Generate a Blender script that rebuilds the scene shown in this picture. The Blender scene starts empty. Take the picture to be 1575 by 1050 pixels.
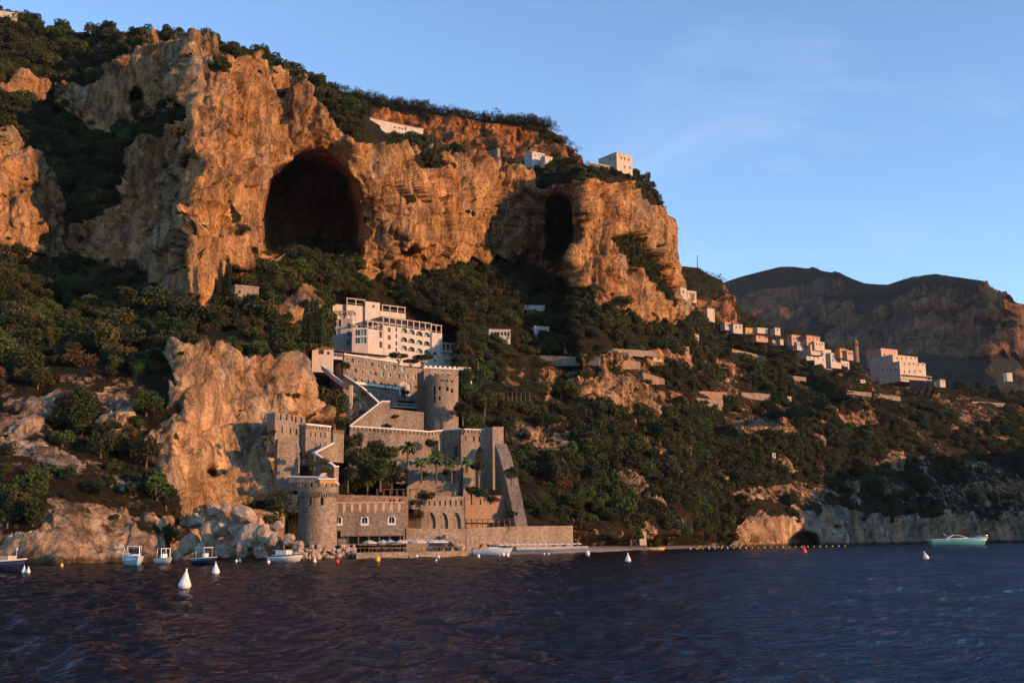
import bpy, math, random
import numpy as np
from mathutils import Vector, Matrix
from mathutils.bvhtree import BVHTree
from mathutils.geometry import delaunay_2d_cdt
rad = math.radians
random.seed(7); RNG = np.random.RandomState(11)
S = bpy.context.scene
COL = S.collection

# ------------------------------------------------------------------ camera
FPX, CX, CY = 1750.0, 787.5, 525.0           # focal length in photo pixels, photo centre
CAMH = 2.6
pitch, roll = rad(10.01), rad(0.588)
Fv = np.array([0, math.cos(pitch), math.sin(pitch)])
U0 = np.array([0, -math.sin(pitch), math.cos(pitch)])
R0 = np.array([1.0, 0, 0])
Rv = R0*math.cos(roll) - U0*math.sin(roll)
Uv = U0*math.cos(roll) + R0*math.sin(roll)
CAM = np.array([0, 0, CAMH])
cd = bpy.data.cameras.new('camera'); cam = bpy.data.objects.new('camera', cd); COL.objects.link(cam)
m = Matrix(((Rv[0], Uv[0], -Fv[0], 0), (Rv[1], Uv[1], -Fv[1], 0), (Rv[2], Uv[2], -Fv[2], CAMH), (0, 0, 0, 1)))
cam.matrix_world = m
cd.sensor_width = 36; cd.lens = FPX/1575*36; cd.clip_start = 0.2; cd.clip_end = 30000
S.camera = cam
# ------------------------------------------------------------------ sky, sun, exposure
SUN_AZ, SUN_EL = 115.0, 9.0                   # compass-like azimuth from +Y towards +X
w = bpy.data.worlds.new('World'); S.world = w; w.use_nodes = True
nt = w.node_tree; bg = nt.nodes['Background']
sky = nt.nodes.new('ShaderNodeTexSky'); sky.sky_type = 'NISHITA'; sky.sun_disc = False
sky.sun_elevation = rad(SUN_EL); sky.sun_rotation = rad(SUN_AZ)
sky.air_density = 0.7; sky.dust_density = 0.0; sky.ozone_density = 1.9
_tc = nt.nodes.new('ShaderNodeTexCoord'); _mp = nt.nodes.new('ShaderNodeMapping'); _mp.inputs['Scale'].default_value = (2.2, 2.2, 5); _mp.inputs['Rotation'].default_value = (0, .5, .3)
_nz = nt.nodes.new('ShaderNodeTexNoise'); _nz.inputs['Scale'].default_value = 1.7; _nz.inputs['Detail'].default_value = 7; _nz.inputs['Roughness'].default_value = .6; _nz.inputs['Distortion'].default_value = 1.2
_rp = nt.nodes.new('ShaderNodeValToRGB'); _rp.color_ramp.elements[0].position = .54; _rp.color_ramp.elements[1].position = .85; _rp.color_ramp.elements[1].color = (.13, .13, .13, 1)
_mx = nt.nodes.new('ShaderNodeMix'); _mx.data_type = 'RGBA'; nt.links.new(_tc.outputs['Generated'], _mp.inputs[0]); nt.links.new(_mp.outputs[0], _nz.inputs[0]); nt.links.new(_nz.outputs['Fac'], _rp.inputs[0]); nt.links.new(_rp.outputs[0], _mx.inputs[0])
nt.links.new(sky.outputs[0], _mx.inputs[6]); _mx.inputs[7].default_value = (3.2, 3.3, 3.6, 1); nt.links.new(_mx.outputs[2], bg.inputs[0]); bg.inputs[1].default_value = 0.15
sl = bpy.data.lights.new('sun', 'SUN'); so = bpy.data.objects.new('sun', sl); COL.objects.link(so)
sl.energy = 2.75; sl.angle = rad(0.6); sl.color = (1.0, 0.50, 0.19)
tos = Vector((math.sin(rad(SUN_AZ))*math.cos(rad(SUN_EL)), math.cos(rad(SUN_AZ))*math.cos(rad(SUN_EL)), math.sin(rad(SUN_EL))))
so.rotation_euler = tos.to_track_quat('Z', 'Y').to_euler(); so.location = (300, -200, 200)
S.view_settings.view_transform = 'Standard'; S.view_settings.look = 'None'
S.view_settings.exposure = 1.38; S.view_settings.gamma = 1.0; S.view_settings.use_curve_mapping = False
S.cycles.max_bounces = 5; S.cycles.diffuse_bounces = 4; S.cycles.glossy_bounces = 2
S.cycles.transparent_max_bounces = 4; S.cycles.caustics_reflective = False; S.cycles.caustics_refractive = False
S.cycles.use_denoising = True

# ------------------------------------------------------------------ photo pixel <-> world
def ray(px, py):
    px = np.asarray(px, float)[..., None]; py = np.asarray(py, float)[..., None]
    return Fv*FPX + Rv*(px-CX) + Uv*(CY-py)
def W(px, py, D):
    r = ray(px, py); return CAM + r*(np.asarray(D, float)[..., None]/r[..., 1:2])
def WZ(px, py, z=0.0):
    r = ray(px, py); return CAM + r*((z-CAMH)/r[2])
def proj(P):
    d = np.asarray(P, float) - CAM
    f = d@Fv; return CX + (d@Rv)/f*FPX, CY - (d@Uv)/f*FPX
def yhor(x): return 834 + (787-np.asarray(x, float))*0.01026
def Dw(px, py): return float(WZ(px, py)[1])

# ------------------------------------------------------------------ noise
def _h(i, j, k, seed):
    n = (i*374761393 + j*668265263 + k*2147483647 + seed*1274126177) & 0xffffffff
    n = ((n ^ (n >> 13))*1274126177) & 0xffffffff
    n = (n ^ (n >> 16)) & 0xffff
    return n/32767.5 - 1.0
def vnoise(P, scale, seed=0):
    Q = P/scale; I = np.floor(Q).astype(np.int64); f = Q-I; f = f*f*(3-2*f)
    x, y, z = I[..., 0], I[..., 1], I[..., 2]; fx, fy, fz = f[..., 0], f[..., 1], f[..., 2]
    def L(a, b, t): return a+(b-a)*t
    c = [[[_h(x+a, y+b, z+d, seed) for d in (0, 1)] for b in (0, 1)] for a in (0, 1)]
    return L(L(L(c[0][0][0], c[1][0][0], fx), L(c[0][1][0], c[1][1][0], fx), fy),
             L(L(c[0][0][1], c[1][0][1], fx), L(c[0][1][1], c[1][1][1], fx), fy), fz)
def fbm(P, scale, oct=4, seed=0, ridged=False):
    o = 0; a = 1.0; t = 0
    for i in range(oct):
        n = vnoise(P + 17.3*i, scale/2**i, seed+i)
        if ridged: n = 1-2*np.abs(n)
        o = o + n*a; t += a; a *= 0.5
    return o/t
def crag(P, scale, seed=0, tilt=.9):
    Q = P/scale; I = np.floor(Q).astype(np.int64); best = np.full(Q.shape[:-1], 9e9); val = np.zeros(Q.shape[:-1])
    for a in (-1, 0, 1):
        for b in (-1, 0, 1):
            for c in (-1, 0, 1):
                i, j, k = I[..., 0]+a, I[..., 1]+b, I[..., 2]+c
                o = [_h(i, j, k, seed+s_)*.42 for s_ in (1, 2, 3)]; d = [Q[..., 0]-i-.5-o[0], Q[..., 1]-j-.5-o[1], Q[..., 2]-k-.5-o[2]]
                ds = d[0]**2+d[1]**2+d[2]**2; v = _h(i, j, k, seed+9)*.6+tilt*(_h(i, j, k, seed+5)*d[0]+_h(i, j, k, seed+6)*d[1]+_h(i, j, k, seed+7)*d[2])
                u = ds < best; best = np.where(u, ds, best); val = np.where(u, v, val)
    return val
def inpoly(px, py, poly):
    ins = np.zeros(px.shape, bool); n = len(poly)
    for i in range(n):
        x1, y1 = poly[i]; x2, y2 = poly[(i+1) % n]
        if y1 == y2: continue
        c = ((y1 > py) != (y2 > py)) & (px < (x2-x1)*(py-y1)/(y2-y1)+x1)
        ins ^= c
    return ins
def sstep(a, b, x):
    t = np.clip((x-a)/(b-a), 0, 1); return t*t*(3-2*t)

# ------------------------------------------------------------------ materials
def mat(name, col=(.5, .5, .5), rough=.8, spec=.3, metal=0.0):
    M = bpy.data.materials.new(name); M.use_nodes = True
    b = M.node_tree.nodes['Principled BSDF']
    b.inputs['Base Color'].default_value = (*col, 1); b.inputs['Roughness'].default_value = rough
    b.inputs['Specular IOR Level'].default_value = spec; b.inputs['Metallic'].default_value = metal
    return M
class NT:
    def __init__(s, M): s.t = M.node_tree; s.b = s.t.nodes['Principled BSDF']
    def n(s, ty, **kw):
        x = s.t.nodes.new(ty)
        for k, v in kw.items(): setattr(x, k, v)
        return x
    def l(s, a, b): s.t.links.new(a, b)
    def pos(s, scale=(1, 1, 1)):
        g = s.n('ShaderNodeNewGeometry'); m = s.n('ShaderNodeMapping'); m.inputs['Scale'].default_value = scale
        s.l(g.outputs['Position'], m.inputs[0]); return m.outputs[0]
    def noise(s, vec, scale, detail=5, rough=.6, dist=0.0):
        x = s.n('ShaderNodeTexNoise'); x.inputs['Scale'].default_value = scale; x.inputs['Detail'].default_value = detail
        x.inputs['Roughness'].default_value = rough; x.inputs['Distortion'].default_value = dist
        s.l(vec, x.inputs['Vector']); return x.outputs['Fac']
    def vor(s, vec, scale, feature='F1', out='Distance'):
        x = s.n('ShaderNodeTexVoronoi', feature=feature); x.inputs['Scale'].default_value = scale
        s.l(vec, x.inputs['Vector']); return x.outputs[out]
    def ramp(s, fac, stops):
        r = s.n('ShaderNodeValToRGB'); e = r.color_ramp.elements
        while len(e) < len(stops): e.new(.5)
        for el, (p, c) in zip(e, stops):
            el.position = p; el.color = (*c, 1) if len(c) == 3 else c
        s.l(fac, r.inputs[0]); return r.outputs[0]
    def mix(s, a, b, fac, mode='MIX'):
        x = s.n('ShaderNodeMix', data_type='RGBA', blend_type=mode)
        for sock, v in ((x.inputs[6], a), (x.inputs[7], b), (x.inputs[0], fac)):
            if hasattr(v, 'links') or isinstance(v, bpy.types.NodeSocket): s.l(v, sock)
            else: sock.default_value = v if not isinstance(v, tuple) else (*v, 1)
        return x.outputs[2]
    def math(s, op, a, b=0.5, c=None):
        x = s.n('ShaderNodeMath', operation=op)
        for i, v in enumerate((a, b) if c is None else (a, b, c)):
            if isinstance(v, bpy.types.NodeSocket): s.l(v, x.inputs[i])
            else: x.inputs[i].default_value = v
        return x.outputs[0]
    def bump(s, h, dist, strength=1.0, prev=None):
        x = s.n('ShaderNodeBump'); x.inputs['Distance'].default_value = dist; x.inputs['Strength'].default_value = strength
        s.l(h, x.inputs['Height'])
        if prev: s.l(prev, x.inputs['Normal'])
        return x.outputs[0]
G = lambda v: (v, v, v)
def rockcolor(k, sc=1.0, tint=(1, 1, 1)):
    p = k.pos(); ps = k.pos((1, 1, .22))
    big = k.noise(p, .018*sc, 4); mid = k.noise(p, .12*sc, 6, .65); streak = k.noise(ps, .28*sc, 5, .65, .6); fine = k.noise(p, 1.1*sc, 6, .7)
    t = tint; zz = k.n('ShaderNodeSeparateXYZ'); k.l(p, zz.inputs[0]); zlo = k.ramp(k.math('ADD', k.math('MULTIPLY', zz.outputs[2], .01), k.math('MULTIPLY', k.noise(p, .03, 3), .5)), [(.55, G(1)), (1.0, G(0))]); tide = k.ramp(k.math('ADD', k.math('MULTIPLY', zz.outputs[2], .25), k.math('MULTIPLY', k.noise(p, .5, 3), .6)), [(.45, G(.25)), (.62, G(1))])
    c = k.ramp(big, [(.35, (.48*t[0], .225*t[1], .080*t[2])), (.5, (.31*t[0], .185*t[1], .10*t[2])), (.65, (.48*t[0], .20*t[1], .06*t[2]))])
    c2 = k.ramp(mid, [(.3, (.10*t[0], .055*t[1], .032*t[2])), (.48, (.36*t[0], .185*t[1], .08*t[2])), (.68, (.60*t[0], .36*t[1], .16*t[2]))])
    c = k.mix(c, c2, .55)
    st = k.ramp(streak, [(.36, G(.22)), (.46, G(.72)), (.54, G(1.0)), (.66, G(1.35))])
    c = k.mix(c, st, .75, 'MULTIPLY')
    ff = k.ramp(fine, [(.32, G(.38)), (.5, G(.95)), (.68, G(1.3))])
    c = k.mix(c, ff, .8, 'MULTIPLY')
    st2 = k.ramp(k.noise(k.pos((1, 1, .12)), .09*sc, 6, .7, 1.0), [(.40, (.35, .33, .33)), (.50, G(1))]); c = k.mix(c, st2, .8, 'MULTIPLY')
    crack = k.ramp(k.vor(k.pos((1, 1, .45)), .16*sc, 'DISTANCE_TO_EDGE'), [(0, G(.45)), (.05, G(1))])
    c = k.mix(c, crack, .6, 'MULTIPLY')
    gp = k.ramp(k.noise(k.pos((1, 1, .4)), .03*sc, 5, .65, .5), [(.50, G(0)), (.60, G(.75))]); gg = k.mix(c, (.66*t[0], 1.0*t[1], 1.55*t[2]), 1.0, 'MULTIPLY'); c = k.mix(c, gg, gp)
    c = k.mix(c, (1.05, 1.32, 1.75), k.math('MULTIPLY', zlo, .75), 'MULTIPLY'); c = k.mix(c, tide, 1.0, 'MULTIPLY')
    h = k.math('ADD', k.math('MULTIPLY', mid, 1.5), k.math('ADD', k.math('MULTIPLY', streak, .8), k.math('MULTIPLY', fine, .35)))
    return c, h
def mk_terrain(name, soil=(.018, .013, .006), tint=(1, 1, 1), sc=1.0, bd=2.2):
    M = mat(name, rough=.95, spec=.1); k = NT(M)
    c, h = rockcolor(k, sc, tint)
    a = k.n('ShaderNodeAttribute', attribute_name='rock').outputs['Fac']
    fn = k.noise(k.pos(), .35*sc, 5, .7)
    f = k.math('ADD', a, k.math('MULTIPLY', k.math('SUBTRACT', fn, .5), 1.3))
    f = k.ramp(f, [(.42, G(0)), (.58, G(1))])
    sn = k.noise(k.pos(), .25*sc, 6, .7)
    s_ = k.ramp(sn, [(.3, tuple(v*.5 for v in soil)), (.5, soil), (.62, (soil[0]*1.3, soil[1]*2.0, soil[2]*1.1)), (.75, (soil[0]*3.4, soil[1]*2.3, soil[2]*2))])
    k.l(k.mix(s_, c, f), k.b.inputs['Base Color'])
    k.l(k.bump(h, bd/sc, .9), k.b.inputs['Normal'])
    return M
M_TER = mk_terrain('limestone_and_soil')
M_FAR = mk_terrain('far_mountain_rock', soil=(.022, .018, .012), tint=(.52, .50, .52), sc=.25)
M_RIDGE = mk_terrain('red_ridge_rock', soil=(.035, .03, .018), tint=(.95, .72, .55), sc=.6)
def mk_boulder():
    M = mat('boulder_rock', rough=.9, spec=.15); k = NT(M)
    p = k.pos(); a = k.noise(p, .5, 6, .65); b = k.noise(p, 2.5, 5, .7)
    c = k.ramp(a, [(.3, (.15, .115, .09)), (.5, (.34, .25, .185)), (.7, (.50, .39, .29))])
    c = k.mix(c, k.ramp(b, [(.3, G(.6)), (.6, G(1.1))]), .7, 'MULTIPLY')
    k.l(c, k.b.inputs['Base Color']); k.l(k.bump(k.math('ADD', a, k.math('MULTIPLY', b, .4)), .6), k.b.inputs['Normal']); return M
M_BOUL = mk_boulder()
def mk_masonry(name, c1, c2, sc=2.4, mortar=.75, bd=.12):
    M = mat(name, rough=.95, spec=.1); k = NT(M); p = k.pos((1, 1, 1.7))
    v = k.n('ShaderNodeTexVoronoi'); v.inputs['Scale'].default_value = sc; k.l(p, v.inputs['Vector'])
    sep = k.n('ShaderNodeSeparateColor'); k.l(v.outputs['Color'], sep.inputs[0])
    e = k.vor(p, sc, 'DISTANCE_TO_EDGE')
    c = k.ramp(sep.outputs[0], [(0, c1), (1, c2)])
    c = k.mix(c, k.ramp(e, [(0, G(mortar*.6)), (.08, G(1))]), .8, 'MULTIPLY')
    n = k.noise(k.pos((1, 1, .35)), .22, 6, .7); n2 = k.noise(k.pos(), 1.5, 5, .7)
    c = k.mix(c, k.ramp(n, [(.33, G(.5)), (.5, G(.95)), (.7, G(1.2))]), .8, 'MULTIPLY')
    c = k.mix(c, k.ramp(n2, [(.3, G(.7)), (.65, G(1.15))]), .6, 'MULTIPLY')
    k.l(c, k.b.inputs['Base Color']); k.l(k.bump(k.math('ADD', e, k.math('MULTIPLY', n2, .5)), bd), k.b.inputs['Normal']); return M
M_STONE = mk_masonry('rubble_masonry', (.165, .13, .10), (.315, .25, .195))
M_STONEG = mk_masonry('grey_rubble_masonry', (.19, .145, .11), (.33, .265, .21))
M_BRICKR = mk_masonry('reddish_masonry', (.20, .13, .085), (.34, .22, .145))
def mk_plaster(name, col, var=.15):
    M = mat(name, rough=.85, spec=.2); k = NT(M)
    n = k.noise(k.pos((1, 1, .3)), .5, 6, .7)
    lo = tuple(c*(1-2*var) for c in col); hi = tuple(min(c*(1+var*.3), .9) for c in col)
    k.l(k.ramp(n, [(.3, lo), (.5, col), (.7, hi)]), k.b.inputs['Base Color'])
    k.l(k.bump(n, .02), k.b.inputs['Normal']); return M
M_WHITE = mk_plaster('white_plaster', (.43, .375, .33), .12)
M_CREAM = mk_plaster('cream_plaster', (.44, .36, .28))
M_PINK = mk_plaster('pink_plaster', (.42, .25, .19))
M_OCHRE = mk_plaster('ochre_plaster', (.45, .25, .09))
M_TRIM = mk_plaster('white_trim', (.60, .56, .52), .05)
M_TILE = mk_plaster('terracotta_tiles', (.24, .10, .06), .25)
M_GLASS = mat('dark_window_glass', (.018, .022, .027), .45, .2)
M_TEAL = mat('pale_teal_glass', (.07, .20, .24), .45, .2)
M_DARK = mat('dark_interior', (.03, .022, .018), .9, .1)  # near-black colour on flat sheets stands for the unlit depth of openings
M_WOOD = mat('weathered_wood', (.16, .10, .07), .8)
M_PLUM = mat('dark_pergola_shade', (.14, .09, .08), .8)
M_METAL = mat('boat_rail_metal', (.6, .6, .6), .3, .5, .9)
M_FAB = mat('white_canvas', (.47, .45, .43), .9, .1)
def mk_gel(name, col, rough=.3):
    M = mat(name, col, rough, .5); k = NT(M); n = k.noise(k.pos(), 2.0, 5, .7)
    k.l(k.ramp(n, [(.35, tuple(c*.8 for c in col)), (.6, col)]), k.b.inputs['Base Color']); return M
M_HULLW = mk_gel('white_gelcoat', (.58, .56, .54)); M_NAVY = mk_gel('navy_gelcoat', (.015, .018, .06))
M_LBLUE = mk_gel('pale_blue_gelcoat', (.38, .50, .60)); M_TEALH = mk_gel('teal_gelcoat', (.10, .33, .36))
M_BUOYW = mk_gel('white_buoy_plastic', (.70, .68, .66), .5); M_RED = mk_gel('red_buoy_plastic', (.65, .04, .03), .5)
M_YEL = mk_gel('yellow_buoy_plastic', (.75, .42, .04), .5); M_ORA = mk_gel('orange_antifoul', (.42, .14, .05), .6)
M_BOATCOV = mat('dark_canvas_cover', (.03, .03, .035), .8)
M_REDF = mat('red_towel_fabric', (.30, .05, .04), .9)
def mk_leaf(name, c):
    M = mat(name, c, .7, .25); k = NT(M)
    oi = k.n('ShaderNodeObjectInfo').outputs['Random']; n = k.noise(k.pos(), .09, 3, .6)
    f = k.math('ADD', k.math('MULTIPLY', oi, .75), k.math('MULTIPLY', n, .6))
    lo = tuple(v*.45 for v in c)
    k.l(k.ramp(f, [(.25, lo), (.55, c), (.85, (c[0]*2.0, c[1]*1.55, c[2]*1.2)), (1, (c[0]*1.3, c[1]*2.0, c[2]*1.2))]), k.b.inputs['Base Color'])
    return M
M_LEAF = [mk_leaf('evergreen_leaves', (.021, .030, .008)), mk_leaf('olive_leaves', (.034, .038, .012)), mk_leaf('pine_needles', (.013, .020, .007)), mk_leaf('dry_scrub_leaves', (.045, .026, .010))]
M_CYP = mk_leaf('cypress_needles', (.018, .026, .012))
M_PALM = mk_leaf('palm_fronds', (.05, .07, .025))
M_BARK = mat('tree_bark', (.10, .07, .05), .95)
M_SAND = mat('beach_gravel', (.30, .27, .25), .95, .1)
_k = NT(M_SAND); _n = _k.noise(_k.pos(), .8, 8, .7)
_k.l(_k.ramp(_n, [(.3, (.13, .115, .105)), (.7, (.27, .24, .22))]), _k.b.inputs['Base Color']); _k.l(_k.bump(_n, .2), _k.b.inputs['Normal'])
M_GRASS = mat('terrace_grass', (.04, .07, .02), .95, .1)

# ------------------------------------------------------------------ object helpers
def tag(o, label=None, cat=None, group=None, kind=None):
    if label: o['label'] = label
    if cat: o['category'] = cat
    if group: o['group'] = group
    if kind: o['kind'] = kind
    return o
def empty(name, loc, label, cat, group=None):
    o = bpy.data.objects.new(name, None); COL.objects.link(o); o.location = loc; o.empty_display_size = .5
    return tag(o, label, cat, group)
class MB:
    def __init__(s): s.v = []; s.f = []
    def add(s, vs, fs):
        b = len(s.v); s.v += [tuple(map(float, p)) for p in vs]; s.f += [tuple(i+b for i in f) for f in fs]; return s
    def hexa(s, P):        # 8 points: 4 bottom ccw, 4 top ccw
        return s.add(P, [(3, 2, 1, 0), (4, 5, 6, 7), (0, 1, 5, 4), (1, 2, 6, 5), (2, 3, 7, 6), (3, 0, 4, 7)])
    def box(s, c, sx, sy, sz, rz=0):
        co, si = math.cos(rz), math.sin(rz); P = []
        for z in (-.5, .5):
            for a, b in ((-.5, -.5), (.5, -.5), (.5, .5), (-.5, .5)):
                x, y = a*sx, b*sy; P.append((c[0]+x*co-y*si, c[1]+x*si+y*co, c[2]+z*sz))
        return s.hexa(P)
    def lathe(s, prof, n=16, c=(0, 0, 0), cap=True, jit=0):
        vs = []
        for r, z in prof:
            for i in range(n):
                a = 2*math.pi*i/n; vs.append((c[0]+r*math.cos(a), c[1]+r*math.sin(a), c[2]+z))
        fs = []
        for j in range(len(prof)-1):
            for i in range(n): fs.append((j*n+i, j*n+(i+1) % n, (j+1)*n+(i+1) % n, (j+1)*n+i))
        if cap:
            fs.append(tuple(reversed(range(n)))); fs.append(tuple((len(prof)-1)*n+i for i in range(n)))
        return s.add(vs, fs)
    def tube(s, pts, r, n=6):
        pts = [Vector(p) for p in pts]; rr = r if isinstance(r, (list, tuple)) else [r]*len(pts); vs = []
        for i, p in enumerate(pts):
            d = (pts[min(i+1, len(pts)-1)]-pts[max(i-1, 0)]).normalized()
            a = d.orthogonal().normalized(); b = d.cross(a)
            for k in range(n):
                t = 2*math.pi*k/n; vs.append(p+(a*math.cos(t)+b*math.sin(t))*rr[i])
        fs = [(j*n+i, j*n+(i+1) % n, (j+1)*n+(i+1) % n, (j+1)*n+i) for j in range(len(pts)-1) for i in range(n)]
        fs += [tuple(reversed(range(n))), tuple((len(pts)-1)*n+i for i in range(n))]
        return s.add(vs, fs)
    def build(s, name, M, parent=None, smooth=False, off=None):
        me = bpy.data.meshes.new(name)
        o = bpy.data.objects.new(name, me)
        L = Vector((0, 0, 0)) if off is None else Vector(off)
        if parent is not None and off is None:
            q = parent
            while q is not None: L = L + Vector(q.location); q = q.parent
        me.from_pydata([(x-L.x, y-L.y, z-L.z) for x, y, z in s.v], [], s.f)
        me.materials.append(M)
        if smooth: me.polygons.foreach_set('use_smooth', [True]*len(me.polygons))
        COL.objects.link(o)
        if parent is not None: o.parent = parent
        me.update(); return o
def grid_mesh(name, P, M, attrs=None, smooth=True, wrap=False):
    r, c = P.shape[:2]; me = bpy.data.meshes.new(name)
    idx = np.arange(r*c).reshape(r, c)
    q = np.stack([idx[:-1, :-1], idx[:-1, 1:], idx[1:, 1:], idx[1:, :-1]], -1).reshape(-1, 4)
    me.vertices.add(r*c); me.vertices.foreach_set('co', P.reshape(-1).astype(np.float32))
    me.loops.add(q.size); me.polygons.add(len(q))
    me.loops.foreach_set('vertex_index', q.reshape(-1).astype(np.int32))
    me.polygons.foreach_set('loop_start', (np.arange(len(q))*4).astype(np.int32))
    me.polygons.foreach_set('use_smooth', np.full(len(q), smooth))
    for k, a in (attrs or {}).items():
        at = me.attributes.new(k, 'FLOAT', 'POINT'); at.data.foreach_set('value', a.reshape(-1).astype(np.float32))
    me.materials.append(M); me.update(calc_edges=True)
    o = bpy.data.objects.new(name, me); COL.objects.link(o); return o

# ------------------------------------------------------------------ terrain sheets
def blur(A, n, ax):
    for _ in range(n):
        B = np.pad(A, [(1, 1) if i == ax else (0, 0) for i in range(A.ndim)], mode='edge')
        sl = lambda a, b: tuple(slice(a, b if b else None) if i == ax else slice(None) for i in range(A.ndim))
        A = (B[sl(0, -2)]+2*B[sl(1, -1)]+B[sl(2, 0)])/4
    return A
def sheet(cols, xs, rows, pre=8, post=6):
    """cols: {x: [(y, D)...]} at shared levels -> arrays PX, PY, D of shape rows x len(xs)"""
    cx = sorted(cols); A = np.array([cols[x] for x in cx], float)          # n x L x 2
    L = A.shape[1]
    Y = np.stack([np.interp(xs, cx, A[:, l, 0]) for l in range(L)]); Dd = np.stack([np.interp(xs, cx, A[:, l, 1]) for l in range(L)])
    PY, DD = [], []
    for l in range(L-1):
        for k in range(rows[l]):
            t = k/rows[l]; PY.append(Y[l]*(1-t)+Y[l+1]*t); DD.append(Dd[l]*(1-t)+Dd[l+1]*t)
    PY.append(Y[-1]); DD.append(Dd[-1])
    PY = np.array(PY); DD = np.array(DD)
    return np.broadcast_to(xs, PY.shape).copy(), PY, DD
def normals(P):
    du = np.gradient(P, axis=1); dv = np.gradient(P, axis=0); n = np.cross(du, dv)
    n /= np.linalg.norm(n, axis=-1, keepdims=True)+1e-9
    s = np.sign(np.sum(n*(CAM-P), -1, keepdims=True)); s[s == 0] = 1
    return n*s
def wz(y): return None
C = {
 -150: [(868, 0), (760, 205), (590, 245), (400, 345), (310, 352), (215, 360), (150, 400), (120, 405), (-30, 560)],
 0: [(866, 0), (765, 203), (590, 248), (398, 350), (310, 356), (222, 362), (165, 402), (130, 408), (14, 540)],
 50: [(866, 0), (765, 206), (585, 252), (402, 362), (330, 368), (250, 376), (170, 415), (132, 420), (38, 520)],
 90: [(866, 0), (770, 210), (580, 256), (408, 384), (350, 390), (290, 396), (195, 425), (140, 432), (52, 510)],
 150: [(864, 0), (780, 214), (575, 260), (412, 366), (370, 370), (310, 376), (215, 412), (108, 424), (56, 490)],
 200: [(863, 0), (790, 216), (572, 262), (420, 354), (370, 358), (300, 364), (208, 409), (82, 421), (62, 470)],
 250: [(862, 0), (790, 219), (560, 262), (440, 342), (370, 346), (260, 352), (185, 398), (75, 412), (63, 450)],
 300: [(861, 0), (785, 240), (542, 258), (490, 326), (380, 330), (210, 336), (150, 350), (80, 362), (62, 430)],
 345: [(860, 0), (780, 246), (545, 264), (470, 336), (360, 342), (200, 346), (140, 352), (84, 360), (70, 420)],
 385: [(860, 0), (775, 248), (555, 270), (420, 352), (350, 360), (200, 364), (140, 367), (100, 372), (90, 420)],
 430: [(860, 0), (790, 250), (560, 278), (410, 374), (340, 380), (220, 380), (160, 382), (128, 388), (114, 430)],
 480: [(858, 0), (800, 256), (600, 290), (395, 388), (340, 390), (235, 386), (180, 388), (152, 394), (136, 430)],
 540: [(857, 0), (820, 262), (640, 315), (420, 400), (380, 400), (265, 392), (205, 394), (182, 400), (172, 440)],
 600: [(854, 0), (820, 268), (650, 330), (425, 430), (370, 416), (280, 408), (240, 410), (222, 420), (200, 500)],
 690: [(853, 0), (820, 272), (640, 350), (400, 458), (360, 448), (290, 442), (250, 446), (238, 455), (226, 540)],
 760: [(852, 0), (820, 285), (650, 370), (400, 500), (360, 494), (300, 486), (268, 484), (262, 490), (250, 560)],
 830: [(850, 0), (822, 300), (660, 385), (415, 522), (370, 518), (310, 508), (285, 500), (275, 502), (252, 560)],
 868: [(849, 0), (822, 310), (660, 395), (430, 520), (390, 520), (330, 508), (280, 494), (265, 498), (250, 560)],
 895: [(848, 0), (822, 318), (660, 400), (450, 470), (390, 466), (320, 462), (280, 464), (268, 470), (254, 540)],
 940: [(846, 0), (822, 330), (660, 412), (470, 474), (380, 474), (320, 478), (285, 482), (272, 488), (262, 540)],
 985: [(845, 0), (820, 350), (660, 430), (490, 496), (400, 500), (340, 508), (300, 516), (282, 524), (272, 560)],
 1008: [(845, 0), (820, 360), (660, 440), (495, 510), (420, 518), (370, 528), (335, 545), (315, 555), (298, 575)],
 1020: [(844, 0), (820, 366), (660, 446), (500, 516), (450, 528), (410, 545), (380, 560), (360, 575), (345, 600)],
 1027: [(844, 0), (820, 370), (660, 448), (502, 520), (480, 538), (460, 556), (440, 580), (425, 600), (412, 630)],
 1046: [(843, 0), (820, 378), (660, 455), (505, 530), (500, 545), (495, 560), (490, 575), (485, 600), (480, 640)],
 1100: [(841, 455), (820, 475), (680, 560), (540, 670), (532, 690), (524, 700), (517, 710), (511, 720), (504, 740)],
 1150: [(840, 480), (812, 495), (700, 560), (565, 680), (550, 700), (540, 720), (532, 740), (525, 760), (517, 790)],
 1200: [(839, 510), (785, 530), (690, 590), (590, 690), (570, 720), (555, 745), (545, 770), (540, 790), (534, 815)],
 1300: [(838, 560), (775, 580), (700, 640), (640, 720), (620, 760), (602, 790), (590, 810), (580, 830), (570, 850)],
 1430: [(836, 630), (780, 650), (720, 690), (660, 780), (640, 810), (622, 840), (610, 860), (600, 880), (594, 900)],
 1575: [(832, 720), (780, 745), (720, 800), (670, 860), (655, 890), (642, 910), (630, 930), (620, 950), (611, 980)],
 1720: [(831, 820), (785, 850), (730, 900), (685, 950), (670, 980), (655, 1000), (645, 1020), (635, 1040), (628, 1070)]}
for x, lv in C.items():
    y0, d0 = lv[0]
    if d0 == 0:
        d0 = Dw(x, y0) + (22 if 560 < x < 900 else 20 if 270 < x <= 560 else 0) + (30 if 900 <= x < 1100 else 0)
    y1 = proj(CAM*[1, 1, 0]+W(x, y0, d0)*[1, 1, 0])[1]
    r0 = W(x, y0, d0); r0 = np.array([r0[0], r0[1], 0.0]); y1 = float(proj(r0)[1])
    yb = float(proj(np.array([r0[0]*.985, r0[1]*.985, -6.0]))[1])
    xl, Dl = lv[-1]
    Pl = W(x, xl, Dl)
    bk = np.array([Pl[0]*1.6, Pl[1]+Dl*.6, Pl[2]*1.02])
    C[x] = [(yb, d0*.985), (y1, d0)] + lv[1:] + [(float(proj(bk)[1])+3, float(bk[1]))]
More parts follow.
